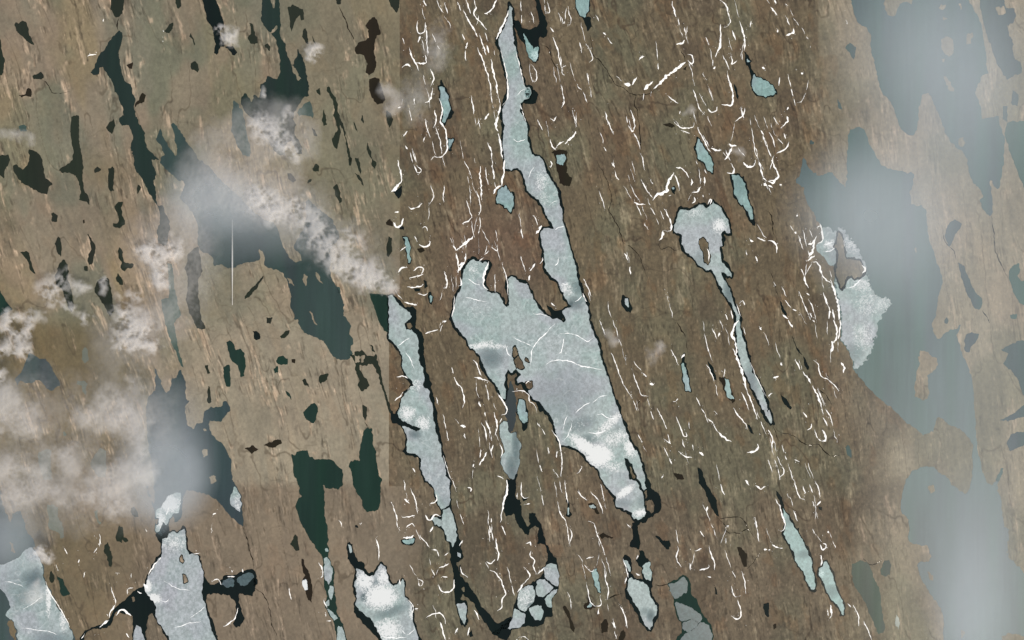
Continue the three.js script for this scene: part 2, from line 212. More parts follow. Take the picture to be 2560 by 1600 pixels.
 { n: 'narrow pond left of the central ice foot', k: 'b', b: 2, il: 'bright teal ice strip left of the long central ice sheet', i: ['@22 7,75 12,76 13,84 14,92 15,97 11,98 8,95 5,88 6,82'], w: ['@22 8,96 15,97 15,103 11,106'] },
 { n: 'thin pond under an ice splinter', k: 'b', b: 2, il: 'upright teal ice splinter right of the central ice sheet', i: ['@22 161,42 163,40 166,50 167,60 169,68 164,66 163,60 162,50'], w: ['@22 161,40 163,31 165,32 164,38 164,44'] },
 { n: 'dark wedge pond with an ice splinter', k: 'brown', b: 1, il: 'second ice splinter, beside a dark wedge of water', w: ['@22 195,55 200,54 204,57 208,66 211,78 209,80 204,74 200,66 198,60'], i: ['@22 201,56 204,56 207,66 210,77 205,74 202,66'] },
 { n: 'small snowy pond on the brown plain', k: 'b', b: 0.5, il: 'tiny white ice on the black pond right of centre', w: ['@21 103,133 106,128 111,131 114,140 113,144 109,144 104,138'], i: ['@21 107,132 110,131 111,138 110,140 107,136'] },
 { n: 'half-moon pond under a snow cap', k: 'b', b: 1.5, il: 'half-moon of blue ice under a snow cap', w: ['@13 135,55 140,56 149,53 150,58 147,61 141,61 137,59'], i: ['@13 137,56 149,54 148,59 141,60'] },
 { n: 'thin dark pond with a white ice pan', k: 'brown', b: 0, il: 'speckled white ice pan on a thin dark pond', w: ['@13 43,74 45,73 47,80 49,86 51,91 53,100 54,110 53,116 50,114 47,108 44,100 43,95 46,90 44,82'], i: ['@13 43,95 47,93 49,97 49,105 46,106 44,102'] },
 { n: 'round pond inside a horseshoe of snow', k: 'b', b: 0, il: 'round teal ice disc inside a horseshoe of snow', w: ['@21 150,27 153,24 155,28 154,34 151,31'], i: ['@21 150.6,26.6 152,25.2 153.6,27 152,29'] },
 { n: 'small pond with ice near the bottom centre', k: 'b', b: 1.2, il: 'leaning teal ice strip between snowy ridges near the bottom', i: ['@23 75,88 79,84 82,92 84,102 84,107 82,106 79,98'] },
 { n: 'tiny creek pond with ice near the bottom', k: 'b', b: 0, il: 'two-toned small ice in a black creek', w: ['@23 50,12 52,18 54,26 57,33 54,37 51,34 52,26'], i: ['@23 52,25 54,26 55,32 53,34'] },
 { n: 'comma-shaped pond near the bottom centre', k: 'brown', b: 0, il: 'grey ice cap on the comma-shaped pond', w: ['@23 71,23 75,22 79,24 80,28 82,32 80,33 77,29 73,27'], i: ['@23 72,25 77,24 79,27 75,28'] },
 { n: 'black river pond below the central ice', k: 'brown', b: 0, il: 'small ice patch in the triangular brown pond', w: ['@23 68,118 72,115 73,110 76,115 80,119 76,122 69,121'], i: ['@23 72,118 74,115 77,119 72,120'] },
 { n: 'island-dotted lake at the top right', k: 'r', w: ['@30 78,-8 78,0 80,10 83,18 86,22 93,26 97,34 96,44 100,56 103,70 106,82 110,90 116,95 119,104 123,114 127,122 132,127 138,128 141,122 142,108 143,96 146,89 151,87 155,92 158,100 162,108 165,118 169,128 174,136 180,141 186,146 189,151 @31 190,8 192,16 195,22 201,29 203,35 201,38 202,44 206,50 210,53 213,50 212,42 210,28 209,20 212,20 213,25 216,28 219,26 220,16 222,4 @30 223,148 224,130 219,118 218,110 207,112 203,113 202,105 199,95 196,88 199,80 203,72 208,70 206,60 206,50 204,38 202,26 199,18 195,10 190,0 187,-8'],
   o: ['@30 110,-10 111,9 114,14 119,15 122,12 124,5 128,2 136,4 136,-10', '@30 164,38 168,35 173,36 175,42 175,50 171,53 167,50 164,45', '@30 188,32 192,31 193,34 190,36 191,41 187,41 187,37', '@30 167,73 170,74 174,81 176,86 172,85 169,78', '@30 180,131 184,130 186,136 183,139 180,136', '@30 161,7 165,4 168,5 165,9', '@30 165,16 169,16 166,19', '@30 181,3 183,4 183,9', '@30 165,55 167,55 166,58'] },
 { n: 'purple-grey lake in the top right corner', k: 'r2', w: ['@30 199,-6 222,-6 224,8 232,8 234,15 231,22 227,24 230,32 232,40 231,46 233,56 239,60 240,70 232,72 225,75 221,68 216,60 212,48 208,36 204,24 201,12'], o: ['@30 215,8 222,7 223,13 218,14', '@30 226,24 233,32 238,42 233,44 228,34'] },
 { n: 'wide hazy lake on the right', k: 'r', b: 0, il: 'grey frayed ice round the cross-shaped island', ridges: 1,
   w: ['@31 33,-3 36,2 40,8 43,12 48,16 54,13 60,12 66,20 73,26 75,18 75,0 @30 74,140 75,128 80,122 87,120 91,124 95,134 99,143 104,151 @31 107,5 115,8 124,10 132,12 136,10 139,13 137,22 134,32 136,42 139,43 144,43 150,48 150,60 151,70 154,80 157,88 160,96 164,106 165,116 162,124 160,134 159,144 158,151 @32 155,5 157,12 161,18 163,19 167,14 172,9 178,8 180,5 182,2 181,8 178,14 182,26 186,36 190,48 193,60 195,74 195,90 196,102 198,118 200,130 203,143 @33 207,2 213,6 218,-2 217,10 220,20 221,35 223,44 227,47 227,54 226,66 226,73 230,76 236,82 241,88 248,92 248,150 236,146 228,145 222,148 220,156 165,156 165,146 166,138 166,130 163,122 159,115 154,108 150,100 146,94 142,86 139,80 145,77 152,76 154,72 152,65 150,62 144,62 138,60 133,55 134,47 131,35 127,33 125,25 126,15 128,5 @32 130,151 136,143 144,139 150,137 156,138 162,144 170,149 172,151 @33 175,5 182,10 187,13 190,10 193,0 @32 194,140 194,118 190,112 184,106 176,101 168,96 165,92 160,92 158,98 156,106 150,108 146,109 140,104 134,100 127,94 121,87 114,81 107,76 100,69 94,62 88,55 83,50 81,47 80,44 81,40 79,32 76,28 72,24 69,20 70,10 69,0 @31 68,151 66,140 65,130 64,124 62,116 63,108 63,102 57,99 53,92 48,88 45,86 45,80 49,78 52,72 51,66 49,60 46,56 43,50 38,42 34,34 33,26 29,24 26,20 30,15 31,8'],
   i: ['@31 51,64 56,63 61,66 66,64 71,64 76,72 83,80 88,90 93,98 94,106 96,114 98,121 103,127 110,130 113,131 117,136 113,142 109,147 107,151 @32 104,3 103,14 100,22 99,30 95,40 88,44 82,47 80,44 81,38 77,30 72,24 69,18 69,4 @31 68,148 67,136 65,126 62,116 63,108 63,102 57,99 53,92 48,88 45,86 45,80 51,76 52,70'],
   o: ['@31 66,68 69,72 71,80 72,86 72,92 74,95 79,94 85,95 89,99 91,104 90,108 86,111 82,112 79,109 75,110 73,112 72,119 70,122 68,117 66,113 64,110 64,102 66,97 67,90 66,85 63,82 65,79', '@32 145,29 150,30 155,35 160,36 160,42 157,47 150,52 150,60 151,68 149,74 147,75 140,72 139,60 141,48 144,42 143,36', '@31 139,84 141,84 140,88', '@33 151,6 156,5 158,9 154,12 151,9', '@33 150,86 156,90 155,95 153,94', '@33 183,142 186,146 183,150', '@33 206,-3 212,-3 210,3'], frayed: 1 },
 { n: 'dark moat round the cross-shaped island', k: 'b', y: 2.6, grow: 5, w: ['@31 66,68 69,72 71,80 72,86 72,92 74,95 79,94 85,95 89,99 91,104 90,108 86,111 82,112 79,109 75,110 73,112 72,119 70,122 68,117 66,113 64,110 64,102 66,97 67,90 66,85 63,82 65,79'], hole: 1 },
 { n: 'teal arm at the right edge', k: 't2', w: ['@30 226,116 248,113 248,151 @31 248,30 241,25 237,15 233,5 @30 227,138 224,128'] },
 { n: 'long dark lake forking towards the left', k: 'd2', w: ['@00 110,31 113,29 116,31 117,35 114,44 113,50 114,60 116,68 120,78 124,80 126,88 127,94 126,100 129,110 133,118 136,125 137,136 140,142 145,146 150,151 @01 143,0 146,8 148,14 145,20 147,26 148,36 150,44 154,43 157,52 161,58 161,68 159,75 158,82 150,80 148,70 151,62 152,55 150,46 146,40 141,30 138,25 135,18 130,12 127,8 127,0 @00 124,144 123,138 126,132 124,124 121,118 116,118 113,116 112,111 116,108 116,103 113,97 111,90 108,82 105,75 101,70 98,64 95,64 93,70 88,71 86,68 89,63 92,58 93,53 99,48 104,38 108,34'] },
 { n: 'angular hazy blue-grey lake on the left', k: 'h', w: ['@00 150,122 152,125 155,133 160,140 166,147 168,147 166,138 164,126 161,118 163,116 166,119 171,126 175,134 181,140 188,151 @01 190,0 200,8 204,14 212,22 219,27 226,33 231,39 241,50 @11 8,57 17,59 22,70 25,80 30,88 32,94 37,96 43,95 42,90 36,84 37,79 40,75 46,66 48,55 47,40 49,37 60,47 72,56 76,65 79,72 74,80 68,88 72,96 70,104 73,114 78,123 84,137 82,146 @12 84,-2 91,6 88,13 93,19 89,28 91,33 87,38 76,36 70,31 66,24 63,19 55,16 48,13 42,6 39,0 @11 37,151 34,140 33,125 30,115 26,108 18,103 10,101 7,99 8,92 6,87 3,84 2,86 4,92 1,96 @01 230,98 224,101 220,103 215,102 209,98 203,99 201,92 196,88 190,85 188,80 187,74 186,60 183,52 178,43 170,36 172,31 175,25 174,21 168,19 162,14 156,8 151,2 @00 152,148 155,146 151,138 147,132 149,127'], o: ['@11 57,107 60,109 61,115 62,117 59,114 57,110', '@11 45,107 49,109 47,112 48,118 45,114', '@11 51,143 53,145 @12 57,3 55,1', '@11 29,111 33,114 36,119 32,116'] },
 { n: 'dark jagged lake with long spits at the top', k: 'd2', w: ['@10 5,-4 12,-4 17,8 19,-4 22,-4 22,12 23,34 26,40 29,44 30,54 35,64 38,54 40,47 43,54 47,66 49,74 50,86 49,91 45,93 41,98 37,105 35,112 37,117 35,125 39,133 42,140 43,147 39,147 35,138 33,133 30,135 26,138 27,147 22,147 16,140 11,131 4,122 0,117 @00 238,112 230,104 227,96 228,92 231,88 235,93 238,98 240,89 @10 2,92 4,84 3,80 9,78 11,71 15,74 19,76 23,68 22,56 20,44 20,38 14,33 9,28 4,18 5,10'], o: ['@10 34,63 36,64 43,75 41,76 37,69', '@10 13,33 15,29 19,24 20,27 16,31'] },
 { n: 'green wedge of water left of the western ice ribbon', k: 'dg', w: ['@11 107,127 125,126 125,151 @12 125,12 120,8 115,0 @11 112,140'] },
 { n: 'braided dark channel with tiny islands', k: 'd', w: ['@12 88,33 94,35 93,30 96,30 101,29 106,33 110,35 113,31 110,28 108,24 111,25 114,33 115,40 117,48 119,58 122,68 125,77 128,86 127,90 124,84 122,74 119,64 115,55 113,47 110,42 107,41 105,43 98,43 98,48 101,52 104,56 107,61 105,66 100,68 97,62 98,57 95,52 94,46 95,43 92,38'], o: ['@12 94,35 98,34 98,40 95,41', '@12 99,35 103,34 102,40 100,40'] },
];
// smaller waters without ice: kind, then one outline each
const PONDS = {
 d: ['@00 106,-4 117,-4 116,12 112,16 110,17 107,14 105,9', '@00 15,21 18,23 20,20 24,20 27,30 30,38 32,43 27,40 22,36 16,30 14,24', '@00 -4,35 0,36 2,46 5,59 3,67 2,72 -4,72', '@00 30,72 37,68 41,69 41,74 36,75 31,74', '@00 155,29 160,22 164,21 163,27 160,31 157,31', '@00 180,31 182,35 184,41 183,42 181,37 179,34', '@00 180,60 184,58 187,60 188,66 186,69 181,65', '@00 100,120 103,116 108,112 109,118 106,127 102,124',
  '@00 67,112 70,109 75,110 74,120 75,130 76,138 79,151 @01 79,12 78,22 79,29 83,33 85,43 82,40 74,38 76,30 74,20 72,14 66,12 60,12 56,9 60,6 66,3 69,0 @00 70,143 67,130 66,120', '@00 28,141 33,143 38,147 40,151 @01 41,6 43,18 46,20 50,23 46,27 44,33 38,31 28,26 20,22 14,14 12,6 15,5 22,9 25,6 27,2', '@00 -4,146 8,146 10,151 @01 5,10 4,18 -4,12', '@00 166,-4 171,-4 172,6 169,8 166,3', '@00 236,22 239,23 240,34 243,36 243,42 236,42 234,35 237,32', '@10 74,-4 82,-4 80,4 77,5', '@10 124,-4 136,-4 135,6 133,13 130,9 126,5',
  '@10 30,8 35,5 40,7 44,9 45,18 42,20 41,14 37,18 33,31 31,20', '@10 44,29 46,26 48,30 49,42 47,41 44,35', '@10 8,43 11,41 14,45 12,48 9,46', '@10 57,85 60,83 61,90 58,88', '@10 67,82 70,83 72,89 76,94 78,104 80,112 84,122 86,132 88,140 91,151 89,153 86,140 85,131 82,122 79,117 80,125 79,131 77,141 74,139 72,132 77,122 76,115 73,108 74,103 73,95 70,90 67,86', '@10 64,102 66,108 67,117 65,119 63,113', '@10 123,104 127,107 129,112 128,117 126,121 123,113', '@10 93,115 95,119 97,126 94,121', '@10 99,107 101,110 102,118 100,114', '@10 105,134 108,140 110,151 107,148 105,140', '@10 53,34 55,38 57,43 54,40', '@10 53,120 57,124 59,129 55,128',
  '@01 89,9 92,6 96,8 95,10 90,12', '@01 102,9 105,7 108,8 108,17 107,26 108,30 104,30 102,24', '@01 129,27 131,23 133,26 131,31 129,32', '@01 108,44 112,40 116,40 114,45 115,52 118,57 117,61 113,64 107,63 107,60 111,59 112,52 109,47', '@01 48,51 51,50 54,53 54,59 49,59', '@01 54,72 57,75 58,85 57,92 54,88 52,80', '@01 19,87 24,86 27,88 29,96 32,105 33,108 28,104 26,96 22,92', '@01 56,98 60,95 64,98 65,105 64,112 67,122 69,132 70,140 68,144 65,140 62,132 58,122 53,118 52,110 55,104', '@01 82,69 85,73 88,78 90,83 89,92 88,98 85,99 83,96 83,88 86,84 85,77', '@01 111,86 113,82 115,85 117,95 120,98 126,98 126,102 121,103 118,105 114,102 115,97 112,92', '@01 110,113 112,107 117,114 116,118 113,118', '@01 92,114 100,111 103,113 105,123 107,135 108,142 104,148 99,140 95,132 90,124 90,120', '@01 79,100 83,100 83,104 79,104',
  '@01 231,131 233,127 241,118 @11 6,110 6,113 1,121 -6,130', '@01 188,82 184,83 178,90 177,96 175,103 178,110 177,125 176,135 179,145 @02 182,-1 186,7 191,9 194,9 194,7 190,0 @01 189,145 188,130 188,112 191,104 190,95 189,85', '@11 30,13 33,12 38,19 35,22 31,18', '@11 53,8 56,3 60,6 59,11 54,11', '@11 49,19 53,18 52,21 49,22', '@11 73,26 77,23 80,31 81,40 79,41 75,33', '@11 93,13 97,14 100,18 102,26 98,19', '@11 87,-2 91,-2 90,6 88,5', '@11 94,-2 97,-2 100,10 99,14 97,9', '@11 109,-2 114,3 113,9 110,5', '@11 73,101 75,100 75,103 73,103', '@11 125,73 129,74 128,86 125,91 123,90', '@12 23,15 28,11 33,10 32,14 27,18 24,17', '@12 44,57 47,55 49,59 50,63 46,61', '@12 59,53 65,51 69,50 67,56 61,60 59,58', '@12 9,-2 16,-2 14,4 10,3', '@12 101,80 105,82 105,92 103,96 101,92', '@03 109,55 113,43 116,45 117,55 120,55 122,58 119,60 116,57 115,60 111,58', '@03 124,27 127,26 130,31 130,35 127,35 124,31', '@03 98,62 102,59 104,66 106,72 105,82 103,80 101,73 98,67', '@03 46,92 48,85 51,90 51,95 49,97 46,94', '@13 32,60 36,53 37,51 40,54 41,66 38,67 34,63', '@02 194,42 197,42 199,50 197,51', '@02 197,63 199,64 200,78 198,79 196,77'],
 dg: ['@02 214,21 218,19 222,23 223,28 227,27 231,31 232,42 231,52 228,54 226,48 224,42 218,38 216,30', '@02 211,45 216,42 217,44 218,55 217,63 214,63 212,56', '@12 19,38 22,34 25,34 30,37 30,42 25,43 19,41', '@12 16,46 20,43 21,49 17,50', '@12 45,87 52,79 56,78 58,83 57,90 55,97 51,96 47,92', '@03 53,90 59,94 61,100 65,105 66,108 61,111 57,108 56,97', '@12 28,67 32,70 34,76 30,72', '@01 -4,122 1,124 5,133 10,140 11,142 4,145 -4,150'],
 b: ['@00 190,-4 204,-4 208,10 211,20 212,26 207,30 210,38 213,44 220,44 224,50 222,53 216,47 213,44 208,44 205,52 202,50 203,42 201,33 201,26 195,18 193,8', '@11 129,30 138,24 138,31 135,36 131,32', '@11 158,113 162,114 162,120 159,121', '@11 148,121 155,121 154,124 150,123', '@11 136,62 140,64 139,67 136,66', '@13 94,42 97,44 97,46 94,45', '@13 192,82 194,80 195,87 193,87', '@13 201,145 204,142 205,147 202,150', '@13 -2,92 1,94 2,98 -2,101', '@22 184,38 188,42 192,52 193,58 190,56 187,48', '@22 222,98 225,99 229,108 226,106', '@22 176,139 180,141 183,151 @23 185,5 190,12 194,20 195,30 196,36 192,33 187,22 182,10 177,2', '@23 135,53 138,52 143,57 149,56 150,60 148,66 144,63', '@23 190,98 193,103 194,108 192,107', '@23 237,117 243,116 243,130 239,128', '@32 11,70 18,76 22,82 21,84 16,80 13,76', '@32 20,8 24,18 27,26 31,32 34,36 39,44 38,48 35,44 32,34 27,29 24,20', '@31 10,130 13,136 18,146 17,150 12,140', '@33 47,26 51,25 51,29 48,28', '@12 -3,10 3,12 4,17 -2,18', '@20 209,78 213,84 214,94 212,92', '@23 9,17 15,16 15,19 11,20'],
 brown: ['@10 104,22 107,19 111,16 114,20 117,26 118,33 114,34 113,42 112,52 114,62 112,68 107,71 104,68 106,60 102,53 95,51 93,46 97,41 104,39 107,36 106,28 103,24', '@10 108,75 112,73 117,74 118,80 120,88 122,94 120,98 115,99 112,96 109,90 107,82', '@00 120,61 126,59 125,65 122,64', '@00 17,91 24,89 25,84 29,84 29,91 20,92', '@00 133,90 136,87 138,90 137,97 132,98 128,101 127,98 131,95', '@11 123,59 127,56 130,59 130,63 124,62', '@11 152,84 156,82 159,85 155,88', '@12 8,118 14,115 20,113 24,113 24,117 17,120 12,120', '@12 34,37 38,37 37,41 34,40', '@22 153,144 160,145 163,150 156,151', '@23 213,63 217,64 222,70 222,82 219,82 216,76', '@23 83,136 87,132 90,132 90,144 85,144', '@23 101,148 104,142 107,144 105,154 100,154', '@23 48,120 50,118 55,124 56,132 60,140 59,144 55,140 53,130', '@23 83,52 86,49 90,52 96,55 93,55 88,54 85,56', '@20 142,118 150,115 155,120 150,120', '@20 161,65 166,62 164,67', '@33 5,137 8,135 9,139 6,141', '@02 231,121 240,118 245,122 238,126', '@01 78,56 80,55 80,60 79,61', '@20 148,46 151,44'].filter(s => s.split(' ').length > 3),
 t: ['@00 221,95 225,98 229,105 231,115 233,128 237,140 236,148 230,146 225,138 218,124 219,112 220,103', '@00 18,120 22,118 26,119 25,124 20,125', '@10 38,107 44,99 50,96 52,99 55,108 54,111 47,109 41,110', '@01 158,98 162,98 164,108 166,126 170,146 @02 165,4 167,16 168,24 171,35 174,46 171,44 168,34 165,28 162,20 157,6 155,-3 @01 153,140 152,132 160,130 159,115', '@11 76,119 79,120 80,126 77,125'],
 m: ['@02 28,30 33,34 38,37 44,37 47,42 51,50 55,56 57,61 54,63 50,67 46,66 42,62 38,58 34,57 30,60 24,60 20,58 16,62 14,56 20,50 24,40'],
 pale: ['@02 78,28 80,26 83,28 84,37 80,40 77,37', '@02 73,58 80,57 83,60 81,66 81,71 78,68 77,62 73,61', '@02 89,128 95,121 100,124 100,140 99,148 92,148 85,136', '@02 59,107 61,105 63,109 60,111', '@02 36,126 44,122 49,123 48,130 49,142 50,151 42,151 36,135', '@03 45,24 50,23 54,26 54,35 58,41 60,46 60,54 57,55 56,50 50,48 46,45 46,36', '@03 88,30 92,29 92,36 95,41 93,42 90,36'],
 r2: ['@30 231,86 237,90 236,100 230,98', '@30 223,99 227,100 226,116 222,112', '@30 73,45 78,40 84,46 82,55 81,57 77,51', '@30 65,94 68,98 70,104 67,103', '@30 40,132 44,133 43,136 39,136', '@31 172,59 177,57 183,60 182,65 177,70 173,80 170,82 167,72 170,64', '@31 180,97 185,100 188,108 192,118 197,126 203,132 202,141 197,142 192,134 187,124 183,112', '@31 169,147 171,151 @32 170,4 167,2', '@32 73,120 76,118 79,124 79,130 75,128', '@32 248,18 236,20 233,22 229,24 219,28 222,30 227,32 222,42 226,45 231,50 236,58 240,70 248,76', '@32 230,108 236,106 248,105 248,115 234,122 228,124 226,116', '@32 220,94 232,88 241,80 248,80 248,90 238,92 226,95', '@32 187,13 192,11 199,13 198,18 192,24 191,31 187,30 185,20'],
 gg: ['@33 80,79 84,78 88,75 94,78 98,84 99,92 103,98 106,108 106,118 108,126 111,138 110,145 105,146 102,140 96,126 92,116 87,108 82,100 79,88', '@33 107,90 106,84 110,76 114,76 116,82 115,90 111,91'],
 t2: ['@31 232,99 237,98 238,104 236,110 239,114 248,114 248,140 238,136 232,124 227,112 227,106', '@31 229,147 236,145 235,150 230,150', '@32 215,152 220,142 222,139 222,146 218,153', '@33 121,128 125,132 124,142 120,136'],
};
const STREAMS = ['@20 74,31 76,45 77,52 82,57 87,62 91,70 95,75 97,79 104,83 112,88 118,90 126,89 134,86 142,82', '@20 117,90 116,97 118,105 120,118 121,135 122,150', '@21 80,0 86,12 92,26 94,36 92,48 98,58 103,70 105,78 112,82 118,88 124,100 128,112', '@22 155,0 160,9 164,16 165,25 166,31', '@32 5,100 12,106 20,108 28,112 36,118 48,118 53,124 58,128 66,128 73,127', '@32 45,65 54,70 60,80', '@31 211,53 213,70 216,88 222,102 227,112', '@31 203,142 206,148 210,154', '@31 165,66 167,76 175,86 178,94', '@23 195,36 201,43 202,48 209,50 215,50 222,46 230,56', '@23 195,36 205,36 215,35 220,40 222,46', '@13 -4,101 5,106 10,114 13,124 15,135 20,148', '@03 229,44 233,55 236,65 239,78 240,84', '@10 78,6 84,16 88,28 95,40', '@20 27,42 34,45 38,58 44,65 49,70', '@20 158,45 162,52 164,60', '@21 138,79 141,84 148,82 154,86 159,84', '@22 121,75 118,80 116,86', '@23 135,99 142,100 148,98', '@23 222,84 226,80 236,68', '@00 112,17 111,24 112,29', '@00 40,75 46,81 50,88 58,88 66,86', '@33 90,74 96,80 104,78 110,73', '@23 89,113 96,110 106,107', '@12 103,96 105,101', '@31 0,48 4,54 5,66 8,76', '@31 3,106 6,118 10,130', '@32 4,100 8,108 10,118'];
// open cracks and pressure ridges standing up on the ice: width, line
const RIDGES = ['.7 @22 41,3 36,8 30,15 24,20 20,27 18,38 17,43', '.8 @22 32,42 36,39 44,38 54,39 62,42 72,45 85,47', '.6 @22 45,13 57,13 66,17 71,20 76,17', '.9 @22 49,18 48,24 46,30 44,31', '.6 @22 46,116 52,110 55,103 57,95', '.5 @22 80,89 85,89 92,93 100,92', '.5 @22 76,78 84,72 90,71', '.5 @22 2,17 10,21 20,25', '.5 @20 1,131 6,134 12,131', '.4 @20 5,90 8,86 12,84', '.4 @21 15,17 18,11 21,6', '.5 @21 35,43 39,40 43,38', '.6 @21 41,66 44,64 49,63', '.5 @21 40,100 43,97 44,92', '.6 @21 59,134 63,132 67,128', '.5 @21 47,117 53,118', '.4 @21 20,145 28,146 36,148', '.6 @12 236,26 238,32 241,34', '.5 @11 200,112 206,116 212,118', '.4 @11 198,130 208,132 218,134', '.5 @12 134,24 140,20 145,17', '.5 @12 141,30 146,38 150,46', '.4 @03 150,113 157,115 160,112', '.4 @03 180,130 186,126 194,120', '.4 @03 155,95 166,102 180,104', '.4 @03 165,140 176,136 190,134', '.4 @03 20,140 40,142 55,146', '.4 @03 5,96 16,98 22,101', '.4 @03 22,122 32,116 40,110', '.9 @31 52,87 58,86 63,83', '1.2 @31 53,80 58,79 62,77', '.9 @31 74,121 80,120 86,115 89,111', '.5 @13 118,148 130,149 142,149', '.5 @13 138,142 144,146 150,140', '.5 @22 60,88 66,82 74,78', '.4 @22 48,104 50,96 52,90', '.5 @22 72,106 80,107 90,104'];
